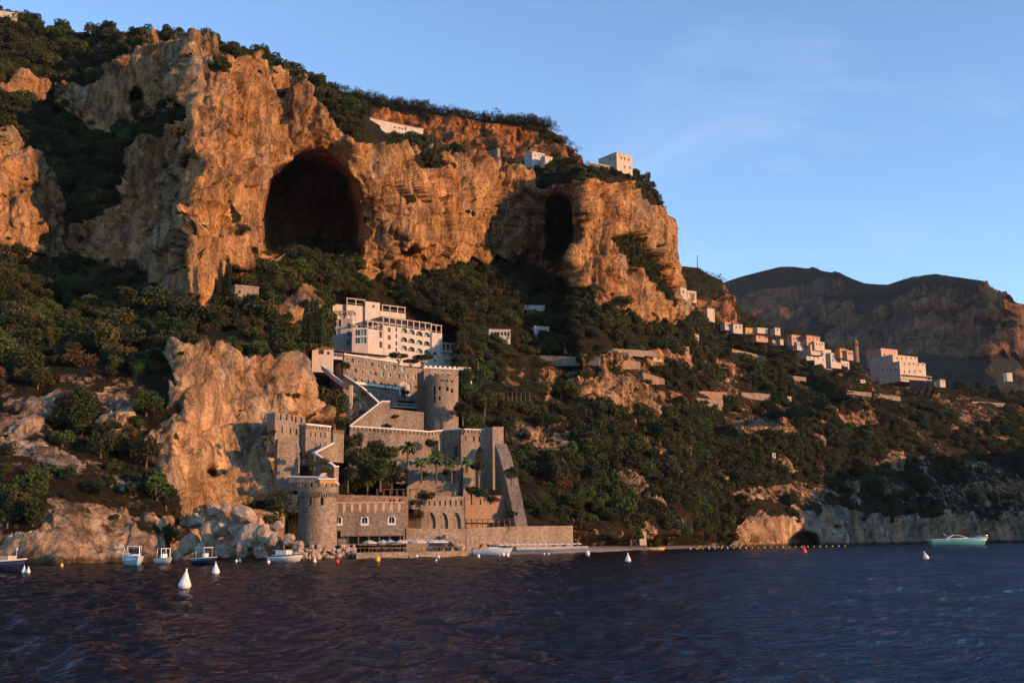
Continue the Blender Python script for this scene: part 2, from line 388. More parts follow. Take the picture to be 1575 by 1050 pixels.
xs = np.concatenate([np.arange(-150, 985, 2.0), np.arange(985, 1060, 1.0), np.arange(1060, 1721, 2.0)])
PX, PY, DD = sheet(C, xs, [4, 42, 110, 84, 40, 62, 44, 34, 26, 16])
DD = blur(blur(DD, 2, 1), 2, 0)
_q = np.stack([PX, PY, PX*0], -1); WB = 30*fbm(_q, 90, 3, 71) + 12*fbm(_q, 26, 3, 73)
WB *= sstep(830, 760, PY)*sstep(0, 30, PY-PY[-8][None, :])*np.where(PX > 960, .35, 1)
for r_ in range(DD.shape[0]): DD[r_] = np.interp(xs + WB[r_], xs, DD[r_])
# wobble of the photo coordinates used for outlines
WPT = W(PX, PY, DD)
wx = PX + 9*fbm(WPT, 14, 3, 5); wy = PY + 7*fbm(WPT, 14, 3, 9)
def dist_el(cx, cy, rx, ry): return np.hypot((wx-cx)/rx, (wy-cy)/ry)
DD0 = DD.copy()
# the great cave, the cleft, the small cave and the sea cave
g = dist_el(474, 322, 79, 87); g2 = np.where(wy > 322, np.abs(wx-474)/79, g)
floor = sstep(408, 380, wy + (wx-473)*-.10)
g2 = g2+.07*fbm(WPT, 7, 3, 19)+.05*fbm(WPT*[1, 1, .2], 4, 2, 29); DD = DD + 74*(1-sstep(.74, 1.0, g2))*floor + 8*(1-sstep(.95, 1.35, g))*floor
g = dist_el(861, 352, 25, 62); DD = DD + 70*(1-sstep(.55, 1.0, g+.12*fbm(WPT, 8, 3, 39)))
g = dist_el(215, 152, 11, 12); DD = DD + 30*(1-sstep(.5, 1.0, g))
g = dist_el(1236, 834, 24, 17); DD = DD + 26*(1-sstep(.6, 1.0, g))
g = dist_el(322, 728, 12, 9); DD = DD + 8*(1-sstep(.5, 1.0, g))
# big relief: buttress at 300, right shoulder
g = dist_el(297, 400, 22, 110); DD = DD - 14*(1-sstep(.2, 1.0, g))
g = dist_el(640, 330, 60, 90); DD = DD - 7*(1-sstep(.1, 1.0, g))
# ground cut back behind the buildings and terraces (photo polygon, depth left, depth right)
CUTS = [([(498, 575), (498, 452), (590, 452), (704, 505), (704, 575)], 402, 432),
        ([(470, 632), (470, 535), (660, 545), (660, 632)], 362, 388),
        ([(530, 668), (600, 612), (712, 575), (712, 668)], 316, 368),
        ([(530, 725), (530, 655), (780, 652), (780, 725)], 292, 324),
        ([(500, 770), (500, 690), (790, 700), (800, 770)], 296, 304),
        ([(440, 870), (440, 735), (800, 752), (890, 808), (890, 850), (700, 870)], 276, 310),
        ([(418, 735), (418, 640), (530, 655), (530, 735)], 262, 290)]
SMK = np.zeros_like(DD)
for poly, d0, d1 in CUTS:
    ins = inpoly(PX, PY, poly); x0 = min(p[0] for p in poly); x1 = max(p[0] for p in poly)
    dm = d0+(d1-d0)*(PX-x0)/(x1-x0)
    DD = np.where(ins, np.maximum(DD, dm), DD); SMK = np.maximum(SMK, ins)
PRE = blur(blur(DD, 2, 0), 2, 1)
DD = PRE
# rock / vegetation
ROCKS = [[(-160, 225), (0, 222), (50, 238), (80, 285), (100, 350), (110, 410), (-160, 398)],
 [(-10, 138), (25, 132), (62, 142), (60, 168), (20, 165)], [(85, 160), (95, 140), (160, 138), (172, 170), (150, 205), (110, 180)],
 [(118, 160), (185, 112), (232, 68), (322, 76), (402, 112), (455, 150), (500, 185), (530, 218), (600, 232), (690, 243), (760, 258),
  (800, 280), (870, 272), (905, 272), (985, 292), (1018, 325), (1030, 400), (1050, 485), (1040, 500), (990, 503), (940, 485), (905, 470), (872, 425),
  (800, 408), (750, 392), (700, 388), (660, 405), (610, 424), (560, 434), (545, 414), (545, 386), (500, 372), (420, 385), (385, 392), (366, 432), (350, 400), (330, 425),
  (318, 492), (290, 492), (268, 432), (230, 415), (150, 412), (98, 402), (92, 352), (130, 340), (190, 318), (205, 262), (150, 215)],
 [(268, 548), (330, 545), (420, 562), (475, 552), (535, 590), (545, 650), (425, 650), (425, 735), (440, 765), (330, 778), (290, 795), (275, 870), (205, 870), (240, 740), (215, 690), (260, 620)],
 [(15, 670), (60, 592), (112, 580), (100, 620), (60, 665), (25, 690)], [(-160, 838), (60, 820), (90, 790), (180, 740), (240, 740), (280, 800), (280, 880), (-160, 880)],
 [(270, 780), (480, 780), (480, 880), (270, 880)],
 [(868, 590), (900, 575), (960, 580), (1015, 610), (960, 640), (900, 622)], [(800, 658), (862, 650), (885, 690), (845, 705), (810, 690)],
 [(1115, 655), (1150, 645), (1205, 650), (1235, 670), (1180, 680), (1125, 672)], [(940, 730), (985, 735), (1000, 760), (950, 760)],
 [(1005, 690), (1060, 685), (1090, 700), (1020, 706)], [(380, 400), (430, 372), (450, 392), (425, 405)],
 [(1120, 845), (1150, 800), (1200, 775), (1260, 778), (1300, 780), (1360, 770), (1440, 778), (1480, 795), (1540, 790), (1740, 780), (1740, 850), (1120, 860)],
 [(960, 845), (985, 805), (1010, 815), (1000, 845)], [(415, 480), (470, 440), (500, 470), (450, 500)], [(980, 545), (1060, 548), (1060, 575), (1000, 572)],
 [(1280, 640), (1340, 632), (1350, 655), (1300, 662)], [(1360, 690), (1400, 700), (1390, 730), (1350, 715)]]
VEGS = [[(780, 253), (850, 243), (900, 255), (1000, 278), (1022, 345), (1000, 325), (965, 300), (905, 278), (860, 282), (830, 290), (790, 272)],
 [(925, 370), (965, 365), (1005, 400), (1035, 465), (1030, 480), (1000, 450), (960, 410)], [(630, 495), (600, 500), (610, 480)],
 [(210, 190), (290, 160), (300, 185), (262, 215), (232, 230), (205, 262), (190, 318), (150, 340), (95, 352), (85, 285), (150, 215)],
 [(615, 295), (640, 292), (645, 310), (620, 312)], [(625, 240), (670, 240), (690, 262), (640, 262)], [(215, 700), (245, 725), (240, 750), (205, 730)],
 [(225, 762), (255, 750), (270, 790), (240, 800)], [(235, 640), (275, 650), (280, 672), (240, 665)], [(320, 100), (345, 95), (350, 125), (325, 120)],
 [(410, 280-150), (430, 150), (420, 165), (400, 150)]]
rock = np.zeros_like(PX)
for p in ROCKS: rock = np.maximum(rock, inpoly(wx, wy, p))
for p in VEGS: rock = np.where(inpoly(wx, wy, p), 0, rock)
patch = fbm(WPT, 22, 4, 31)
mixz = inpoly(wx, wy, [(-160, 570), (270, 560), (290, 860), (-160, 860)])
rock = np.where(mixz & (rock < .5) & (patch > .18), .9, rock)
rock = np.where(mixz & (rock > .5) & (patch < -.10) & (PX < 290), .30, rock)
rz = inpoly(wx, wy, [(900, 560), (1575, 640), (1740, 640), (1740, 850), (780, 850), (780, 640)])
rock = np.where(rz & (rock < .5) & (fbm(WPT*[1, 1, 1.8], 24, 4, 77) > .42), .52, rock)
rock = np.where((rock > .5) & (wy < 500) & (fbm(WPT, 15, 4, 12) < -.50), .15, rock)
rock = np.where(mixz & (rock < .5), np.clip(.33+.55*fbm(WPT, 9, 4, 88), .05, .62), rock)
CLR = fbm(WPT*[1, 1, 1.5], 30, 4, 123)
rock = np.where((PX > 770) & (wy > 540) & (rock < .4) & (CLR < -.06), np.clip(.37+.35*fbm(WPT, 7, 4, 124), .1, .6), rock)
rock = np.where(inpoly(wx, wy, [(1430, 745), (1740, 730), (1740, 800), (1430, 800)]) | inpoly(wx, wy, [(1150, 745), (1320, 740), (1330, 790), (1140, 800)]), np.maximum(rock, .47+.3*fbm(WPT, 10, 3, 125)), rock)
rock = np.where(SMK > .5, .12, rock)
rock = np.where((PX > 1100) & (wy > 765) & (rock > .5) & (fbm(WPT, 14, 4, 95) < -.55+.75*sstep(818, 785, wy)), .2, rock)
rock = np.where((PX > 1130) & (PY > 808), .9, rock)
rock = np.where((PX > 780) & (wy > 560) & (wy < 770) & (rock > .5), .54, rock)
rock = blur(blur(rock, 2, 0), 2, 1)
P = W(PX, PY, DD)
N = normals(blur(blur(W(PX, PY, np.maximum(DD0, np.where(SMK > .5, DD, 0))), 6, 0), 6, 1))
Pz = P*[1, 1, .30]
rk = sstep(.35, .7, rock)*(1-.9*SMK)
BLD = inpoly(PX, PY, [(262, 775), (480, 785), (480, 880), (240, 880), (240, 840)])
_gx = np.abs(np.gradient(DD, axis=1)); _gy = np.abs(np.gradient(DD, axis=0)); STEEP = np.maximum(sstep(1.6, 5, _gx), sstep(2.5, 7, _gy)); STEEP = np.clip(blur(blur(STEEP, 3, 0), 3, 1)*1.5, 0, 1)
WR = P + np.stack([3*fbm(P, 12, 2, 61), 3*fbm(P, 12, 2, 62), 3*fbm(P, 12, 2, 63)], -1)
disp = rk*(1-.93*STEEP)*np.where(BLD, .12, 1)*(1-.5*sstep(440, 400, PX)*sstep(540, 600, PY))*(5.0*fbm(Pz, 42, 3, 1) + 3.2*fbm(Pz, 17, 5, 2, True) + 3.6*crag(WR*[1, 1, .42], 13, 3) + 1.9*crag(WR*[1, 1, .55], 5.0, 13) + .7*crag(WR, 2.1, 23) + 2.2*fbm(WR*[.5, .5, 1], 7, 3, 44)*sstep(30, 12, P[..., 2]) + .8*fbm(P, 3, 3, 3, True) + 2.6*fbm(P*[1, 1, .14], 8, 3, 33, True)*sstep(60, 110, P[..., 2])) \
     + (1-rk)*(1-SMK)*(3.0*fbm(P, 34, 3, 4) + .8*fbm(P, 7, 3, 6))
_t = P[..., 2]/6.5+.6*fbm(P, 80, 2, 14); _t = _t-np.floor(_t); TR = (1-rk)*(1-SMK)*inpoly(wx, wy, [(620, 460), (1060, 500), (1720, 640), (1720, 700), (1000, 680), (760, 560)])
disp = disp + TR*2.4*(.5-np.abs(_t-.25)*1.3)*(_t < .98)
lowf = sstep(0, 12, P[..., 2]); disp = disp*(.35+.65*lowf)
disp = np.where(np.arange(P.shape[0])[:, None] < 5, disp*.3, disp)
disp = np.where(PY < np.interp(PX[0], sorted(C), [C[k][-2][0] for k in sorted(C)])[None, :]+3, disp*.5, disp)
P = P + N*disp[..., None]
terr = grid_mesh('coast_terrain', P, M_TER, {'rock': rock})
tag(terr, kind='structure')
def bvh_of(P):
    r, c = P.shape[:2]; idx = np.arange(r*c).reshape(r, c)
    q = np.stack([idx[:-1, :-1], idx[:-1, 1:], idx[1:, 1:], idx[1:, :-1]], -1).reshape(-1, 4)
    return BVHTree.FromPolygons(P.reshape(-1, 3).tolist(), q.tolist())
Pc = P[::2, ::2]; BV = bvh_of(Pc)
def hit(px, py, back=0.0):
    r = ray(px, py); d = Vector(r).normalized(); h = BV.ray_cast(Vector(CAM), d)
    if h[0] is None: return None
    return h[0]
def ground(x, y, z=500):
    h = BV.ray_cast(Vector((x, y, z)), Vector((0, 0, -1))); return h[0].z if h[0] is not None else None

def ridge(name, top, D0, D1, base_y, base_D, M, rockf, amp, seed, x0, x1, step=2.0, nr=110, back=400):
    xs = np.arange(x0, x1, step); tx = [p[0] for p in top]; ty = [p[1] for p in top]
    Yt = np.interp(xs, tx, ty); Dt = np.interp(xs, [x0, x1], [D0, D1]) if not isinstance(D0, list) else np.interp(xs, D0, D1); rr = []; pts = []
    for k in range(nr+14):
        t = k/nr
        if isinstance(D0, list): Dt = np.interp(xs + 26*math.sin(t*5+1)+14*math.sin(t*17)+8*math.sin(t*41), D0, D1)
        Dt = Dt if t <= 1 else np.interp(xs, D0, D1) if isinstance(D0, list) else Dt
        if t <= 1: y = base_y*(1-t)+Yt*t; D = base_D+(Dt-base_D)*min(1, t*1.25); pts.append(W(xs, y, D))
        else:
            q = (k-nr)/14; Pt = W(xs, Yt, Dt); pts.append(Pt*[1, 1, 1]+np.array([0, back, -.35*back])*q + Pt*[.2, 0, 0]*q)
    P = np.array(pts); px, py = proj(P); N = normals(blur(blur(P, 4, 0), 4, 1))
    rk = rockf(px, py, P); rk = blur(blur(rk.astype(float), 1, 0), 1, 1)
    sc = amp
    d = rk*(sc*1.0*fbm(P*[1, 1, .4], sc*7, 4, seed) + sc*.8*fbm(P*[1, 1, .4], sc*3, 4, seed+3, True)) + (1-rk)*sc*.6*fbm(P, sc*8, 4, seed+7)
    d = d + rk*(sc*.5*crag(P*[1, 1, .45]+3*fbm(P, sc*2, 2, 5)[..., None], sc*2.2, seed) + sc*.22*crag(P*[1, 1, .6], sc*.9, seed+4))
    P = P + N*d[..., None]
    o = grid_mesh(name, P, M, {'rock': rk}); tag(o, kind='structure'); return o, P, rk
def rfB(px, py, P): return (np.interp(px, [490, 540, 600, 700, 800, 850, 890], [160, 153, 168, 184, 196, 205, 215])+8*fbm(P, 50, 3, 4) < py) & (fbm(P, 60, 4, 8) > -.35)
_, PB, RB = ridge('red_ridge', [(440, 150), (490, 142), (520, 143), (560, 147), (600, 160), (650, 165), (700, 176), (760, 186), (800, 190), (835, 190), (855, 212), (875, 228), (884, 242), (892, 262), (930, 275)],
      760, 780, 300, 640, M_RIDGE, rfB, 9, 21, 440, 930)
def rfC(px, py, P): return (fbm(P, 60, 4, 18) > -.05) & (px < 1130)
_, PC_, RC = ridge('hill_behind_bluff', [(980, 410), (1020, 409), (1045, 410), (1075, 411), (1085, 418), (1110, 430), (1118, 447), (1140, 472), (1180, 497), (1230, 512), (1300, 548), (1340, 580)],
      1000, 1000, 620, 820, M_RIDGE, rfC, 8, 41, 980, 1340)
def rfD(px, py, P):
    a = inpoly(px, py+10*fbm(P, 200, 3, 4), [(1120, 465), (1190, 445), (1240, 432), (1290, 425), (1310, 440), (1270, 460), (1240, 500), (1210, 520), (1120, 520)])
    return a & (fbm(P, 150, 4, 9) > -.3)
_, PD, RD = ridge('far_mountain', [(1080, 450), (1110, 434), (1150, 423), (1200, 411), (1250, 412), (1290, 420), (1330, 434), (1400, 440), (1500, 470), (1620, 500)],
      3750, 2650, 640, 2600, M_FAR, rfD, 36, 51, 1080, 1700, nr=100, back=1500)
def rfE(px, py, P):
    f = 12*fbm(P, 200, 3, 5)
    a = inpoly(px, py+f, [(1270, 515), (1340, 480), (1400, 462), (1450, 458), (1490, 470), (1575, 490), (1700, 500), (1700, 545), (1430, 552), (1330, 540), (1280, 540)])
    b = inpoly(px, py+f, [(1505, 445), (1530, 440), (1575, 460), (1600, 500), (1530, 492)])
    c = inpoly(px, py+f, [(1260, 470), (1320, 460), (1330, 500), (1270, 500)])
    return ((a | b | c) & (fbm(P, 140, 4, 19) > -.4)) | (fbm(P*[1, 1, 2], 90, 4, 29) > .45)
_, PE, RE = ridge('far_headland', [(1180, 520), (1230, 500), (1290, 455), (1330, 436), (1370, 437), (1400, 426), (1440, 421), (1480, 427), (1510, 432), (1540, 447), (1560, 460), (1572, 480), (1577, 520), (1600, 560), (1700, 620)],
      [1180, 1330, 1440, 1528, 1560, 1600, 1700], [3500, 2950, 2500, 2150, 2230, 2330, 2600], 645, 1900, M_FAR, rfE, 30, 61, 1180, 1700, nr=110, back=1500)

cxs = np.linspace(0, 1, 120); prof = []  # unseen cape added right of the frame, its crest shaped to shade the right shore
for k in range(60):
    t = k/59; row_ = []
    for u in cxs:
        y = 190+u*820; crest = 38*sstep(0, .06, u)+56*sstep(.04, .34, u); x = (392+12*math.sin(u*9)+(y-190)*.10)+(t*150 if t < .55 else 82+(t-.55)*420); z = crest*sstep(0, .40, t)*(1-.5*sstep(.7, 1, t))-4
        row_.append((x, y, z))
    prof.append(row_)
Pk = np.array(prof); Pk[..., 2] += 7*fbm(Pk, 40, 4, 91)*sstep(4, 20, Pk[..., 2]); Pk[..., 0] += 7*fbm(Pk, 30, 4, 92)
tag(grid_mesh('added_shade_cape', Pk, M_TER, {'rock': sstep(55, 30, Pk[..., 2])}), kind='structure')
# ------------------------------------------------------------------ water
M_WAT = mat('sea_water', (.004, .010, .016), .06, .5); _k = NT(M_WAT); _k.b.inputs['IOR'].default_value = 1.33
_p = _k.pos((.5, 1.0, 1)); _a = _k.noise(_p, 1.9, 5, .62, .4); _b = _k.noise(_p, 6.0, 3, .6, .3); _c = _k.noise(_k.pos((.6, 1, 1)), .45, 4, .55)
_hh = _k.math('ADD', _k.math('MULTIPLY', _c, .55), _k.math('ADD', _k.math('MULTIPLY', _a, .55), _k.math('MULTIPLY', _b, .16)))
_nb = _k.bump(_hh, .24, 1.0)
_g = _k.n('ShaderNodeBsdfGlossy'); _g.inputs['Roughness'].default_value = .03; _g.inputs['Color'].default_value = (.60, .64, .76, 1); _d = _k.n('ShaderNodeBsdfDiffuse'); _d.inputs['Color'].default_value = (.0004, .0016, .004, 1)
_f = _k.n('ShaderNodeFresnel'); _f.inputs[0].default_value = 1.33; _ms = _k.n('ShaderNodeMixShader'); _k.l(_nb, _g.inputs['Normal']); _k.l(_nb, _f.inputs['Normal']); _k.l(_k.math('MINIMUM', _f.outputs[0], .42), _ms.inputs[0]); _k.l(_d.outputs[0], _ms.inputs[1]); _k.l(_g.outputs[0], _ms.inputs[2])
_k.l(_ms.outputs[0], _k.t.nodes['Material Output'].inputs[0])
fine_a = np.radians(np.linspace(-31, 31, 760)); co_a = np.radians(np.linspace(31, 329, 60))[1:]
az = np.concatenate([fine_a, co_a]); rr = np.concatenate([[1.0, 3.0], np.geomspace(5.5, 420, 420), np.geomspace(440, 1500, 30), [3000, 6000, 12000]])
RR, AZ = np.meshgrid(rr, az, indexing='ij'); X = RR*np.sin(AZ); Yc = RR*np.cos(AZ); Z = np.zeros_like(X)
rs = np.random.RandomState(5)
for i in range(46):
    lam = .55*1.06**i
    if lam > 5: lam = rs.uniform(1.5, 9)
    th = rad(200) + rs.normal(0, .5); k = 2*math.pi/lam; A = .0085*lam**1.0
    fade = np.clip((lam/2.2 - RR*.0012*3.2)/(lam/4), 0, 1)
    ph = k*(X*math.cos(th)+Yc*math.sin(th)) + rs.uniform(0, 6.28) + 1.2*np.sin(X*.11+Yc*.07+i)
    sgn = np.sin(ph); Z += A*fade*(1-2*np.abs(np.sin(ph/2)))*.55 + A*fade*sgn*.45
Z *= (RR < 1400)
wat = grid_mesh('sea', np.stack([X, Yc, Z*.95], -1), M_WAT, {}); tag(wat, kind='structure')

# ------------------------------------------------------------------ beach
bp = [(700, 847, 852.5), (760, 845, 852), (850, 843, 850.5), (900, 841, 848.5), (980, 837, 845.5), (1060, 834.5, 842.5), (1110, 833.5, 841), (1150, 834.5, 839.6)]
xx = np.arange(700, 1150, 3.0); yw = np.interp(xx, [b[0] for b in bp], [b[2] for b in bp])
rows = []
for k in range(14):
    t = k/13; q = []
    for x, y in zip(xx, yw):
        w0 = WZ(x, y, 0); dpt = t*(26 if x < 900 else 26+(x-900)*.18)
        q.append((w0[0]*(1+dpt/w0[1]), w0[1]+dpt-2, -.35+ (1-math.exp(-t*3))*1.75))
    rows.append(q)
Pb = np.array(rows); Pb[..., 2] += .12*fbm(Pb, 4, 3, 3)
tag(grid_mesh('beach', Pb, M_SAND, {}), kind='structure')

# ------------------------------------------------------------------ frames on walls
class Fr:
    def __init__(s, px, py, D, yaw):
        s.O = W(px, py, D); a = rad(yaw); s.u = np.array([math.cos(a), math.sin(a), 0]); s.n = np.array([math.sin(a), -math.cos(a), 0])
    def w(s, a, t, z): p = s.O + s.u*a - s.n*t; return (p[0], p[1], z)
    def uv(s, px, py, t=0.0):
        r = ray(px, py); o = s.O - s.n*t; k = np.dot(o-CAM, s.n)/np.dot(r, s.n); p = CAM + r*k
        return float(np.dot(p-s.O, s.u)), float(p[2])
    def side(s, px, a=0.0):          # depth t at which pixel column px meets the side plane s=a (at eye level of O)
        r = ray(px, proj(s.O)[1]); o = s.O + s.u*a; k = np.dot(o-CAM, s.u)/np.dot(r, s.u); p = CAM+r*k
        return float(-np.dot(p-o, s.n))
def cw(poly): return sum(poly[i][0]*poly[(i+1) % len(poly)][1]-poly[(i+1) % len(poly)][0]*poly[i][1] for i in range(len(poly)))
def rect(s, z, w_, h_): return [(s-w_/2, z-h_/2), (s+w_/2, z-h_/2), (s+w_/2, z+h_/2), (s-w_/2, z+h_/2)]
def arch(s, z, w_, h_, pointed=False, n=7):
    r = w_/2; P_ = [(s-r, z-h_/2), (s+r, z-h_/2)]
    if pointed:
        z0 = z+h_/2-w_*1.0
        for i in range(n+1):
            t = i/n; P_.append((s+r*(1-t**1.35), z0+w_*1.0*math.sin(t*math.pi/2)**.9))
        for i in range(n-1, -1, -1):
            t = i/n; P_.append((s-r*(1-t**1.35), z0+w_*1.0*math.sin(t*math.pi/2)**.9))
    else:
        z0 = z+h_/2-r*.8
        for i in range(n+1):
            a = math.pi*i/n; P_.append((s+r*math.cos(a), z0+r*.8*math.sin(a)))
    return P_
def oval(s, z, w_, h_, n=12): return [(s+w_/2*math.cos(2*math.pi*i/n), z+h_/2*math.sin(2*math.pi*i/n)) for i in range(n)]
def slab(mb, fr, outer, holes, t0, th):
    """a wall sheet with real holes: front, back, edges and reveals"""
    if cw(outer) < 0: outer = outer[::-1]
    hs = [h[::-1] if cw(h) > 0 else h for h in holes]
    vs = [Vector(p) for p in outer]; fc = [list(range(len(outer)))]; b = len(vs)
    for h in hs: vs += [Vector(p) for p in h]; fc.append(list(range(b, b+len(h)))); b += len(h)
    ov, oe, of, _, _, _ = delaunay_2d_cdt(vs, [], fc, 2, 1e-5)
    fs = [tuple(f) for f in of]; n = len(ov)
    mb.add([fr.w(p[0], t0, p[1]) for p in ov], fs); mb.add([fr.w(p[0], t0+th, p[1]) for p in ov], [f[::-1] for f in fs])
    for lp in [outer]+hs:
        m_ = len(lp); mb.add([fr.w(p[0], t0, p[1]) for p in lp]+[fr.w(p[0], t0+th, p[1]) for p in lp], [(i, m_+i, m_+(i+1) % m_, (i+1) % m_) for i in range(m_)])
def plate(mb, fr, poly, t0, th):
    slab(mb, fr, poly, [], t0, th)
def fbox(mb, fr, s0, s1, t0, t1, z0, z1):
    mb.hexa([fr.w(s0, t0, z0), fr.w(s1, t0, z0), fr.w(s1, t1, z0), fr.w(s0, t1, z0), fr.w(s0, t0, z1), fr.w(s1, t0, z1), fr.w(s1, t1, z1), fr.w(s0, t1, z1)])
def scale_poly(p, k):
    cx_ = sum(a for a, b in p)/len(p); cz = sum(b for a, b in p)/len(p); return [(cx_+(a-cx_)*k, cz+(b-cz)*k) for a, b in p]
def window(root, fr, poly, depth, glass=None, frame=None, fw=.12, proud=.05, name='window', bars=True):
    """frame ring round the opening plus a pane as its child"""
    glass = glass or M_GLASS; frame = frame or M_TRIM
    w_ = max(a for a, b in poly)-min(a for a, b in poly); mb = MB()
    big = scale_poly(poly, 1+2*fw/max(w_, .1)); slab(mb, fr, big, [scale_poly(poly, .995)], -proud, proud-.004)
    if bars:
        s = sum(a for a, b in poly)/len(poly); z0 = min(b for a, b in poly); z1 = max(b for a, b in poly)
        fbox(mb, fr, s-.04, s+.04, depth*.6, depth*.6+.06, z0, z1-.02)
    o = mb.build(name, frame, root); pm = MB(); plate(pm, fr, scale_poly(poly, 1.03), depth*.8, .04)
    p = pm.build('pane', glass, root)
    p.parent = o; return o
def wroot(fr, name, label, cat, group=None, s=0.0, z=None):
    p = fr.w(s, 0, fr.O[2] if z is None else z); return empty(name, p, label, cat, group)

# ------------------------------------------------------------------ generic house
def house(name, label, cat, xl, xc, xr, yt, yb, D, yaw, M=None, roof='flat', wins=(), left=(), glass=None, group=None, trim=None, sink=2.0, base=None, dmin=4.0, par=.35, tile=None, wsz=(1.1, 1.6), shape=rect, frames=True):
    """xc: photo x of the corner between left side and front; wins: photo (x, y) of front windows"""
    M = M or M_WHITE
    h = hit(xc+1.5, yb)
    if D is None: D = (h.y-.5 if h else 700)
    fr = Fr(xc, yb, D, yaw); zt = fr.uv(xc, yt)[1]; s1 = fr.uv(xr, (yt+yb)/2)[0]
    dp = max(fr.side(xl), dmin) if xl < xc-1 else dmin; dp = min(dp, 22)
    gz = [ground(*fr.w(a_, b_, 0)[:2]) for a_, b_ in ((0, 0), (s1, 0), (0, dp), (s1, dp), (s1/2, 0))]; gz = [g_ for g_ in gz if g_ is not None]; zb = min([fr.O[2]-sink]+[max(g_-.6, fr.O[2]-2.2) for g_ in gz]); root = wroot(fr, name, label, cat, group)
    polys = []
    for q in wins:
        s, z = fr.uv(q[0], q[1]); ww, hh = (q[2], q[3]) if len(q) > 2 else wsz; polys.append(shape(s, z, ww, hh))
    polys = [p for p in polys if min(a for a, b in p) > .15 and max(a for a, b in p) < s1-.15 and max(b for a, b in p) < zt-.1]
    mb = MB(); slab(mb, fr, [(0, zb), (s1, zb), (s1, zt), (0, zt)], polys, 0, .4)
    fl = Fr(xc, yb, D, yaw); fl.u = fr.n*-1.0; fl.n = fr.u*-1.0      # left side face, s runs inward
    fl.O = fr.O
    lp = []
    for q in left:
        s, z = fl.uv(q[0], q[1]); lp.append(shape(s, z, *wsz))
    lp = [p for p in lp if min(a for a, b in p) > .6 and max(a for a, b in p) < dp-.2 and max(b for a, b in p) < zt-.1]
    slab(mb, fl, [(.403, zb), (dp, zb), (dp, zt), (.403, zt)], lp, 0, .35)
    fbox(mb, fr, s1-.35, s1, .403, dp, zb, zt); fbox(mb, fr, .353, s1-.353, dp-.35, dp-.002, zb, zt-.002)
    fbox(mb, fr, .353, s1-.353, .403, dp-.353, zb, zt-.35)
    if roof == 'flat' and par: 
        mb2 = MB(); fbox(mb2, fr, -.12, s1+.12, -.12, .25, zt+.003, zt+par*.6); fbox(mb2, fr, -.12, .25, .253, dp+.1, zt+.003, zt+par*.6)
        fbox(mb2, fr, s1-.25, s1+.12, .253, dp+.1, zt+.003, zt+par*.6); fbox(mb2, fr, .253, s1-.253, dp-.25, dp+.1, zt+.003, zt+par*.6)
        mb2.build('parapet', trim or M, root)
    mb.build('wall', M, root)
    if roof in ('gable', 'hip'):
        r = MB(); h = min(dp, s1)*.22+.3; e = .4; k = (s1*.5 if s1 < dp else dp*.5) if roof == 'hip' else 0
        A = [(-e, -e), (s1+e, -e), (s1+e, dp+e), (-e, dp+e)]
        v = [fr.w(a, b, zt+.01) for a, b in A]+[fr.w(k-e*(k == 0), dp/2, zt+h), fr.w(s1-k+e*(k == 0), dp/2, zt+h)]+[fr.w(a, b, zt+.2) for a, b in A]
        r.add(v, [(3, 2, 1, 0), (0, 1, 7, 6), (1, 2, 8, 7), (2, 3, 9, 8), (3, 0, 6, 9), (6, 7, 5, 4), (7, 8, 5), (8, 9, 4, 5), (9, 6, 4)])
        r.build('roof', tile or M_TILE, root)
    if frames:
        for p in polys: window(root, fr, p, .3, glass, trim or M, fw=.08, bars=False)
        for p in lp: window(root, fl, p, .3, glass, trim or M, fw=.08, bars=False)
    return root, fr, s1, zt, zb, dp
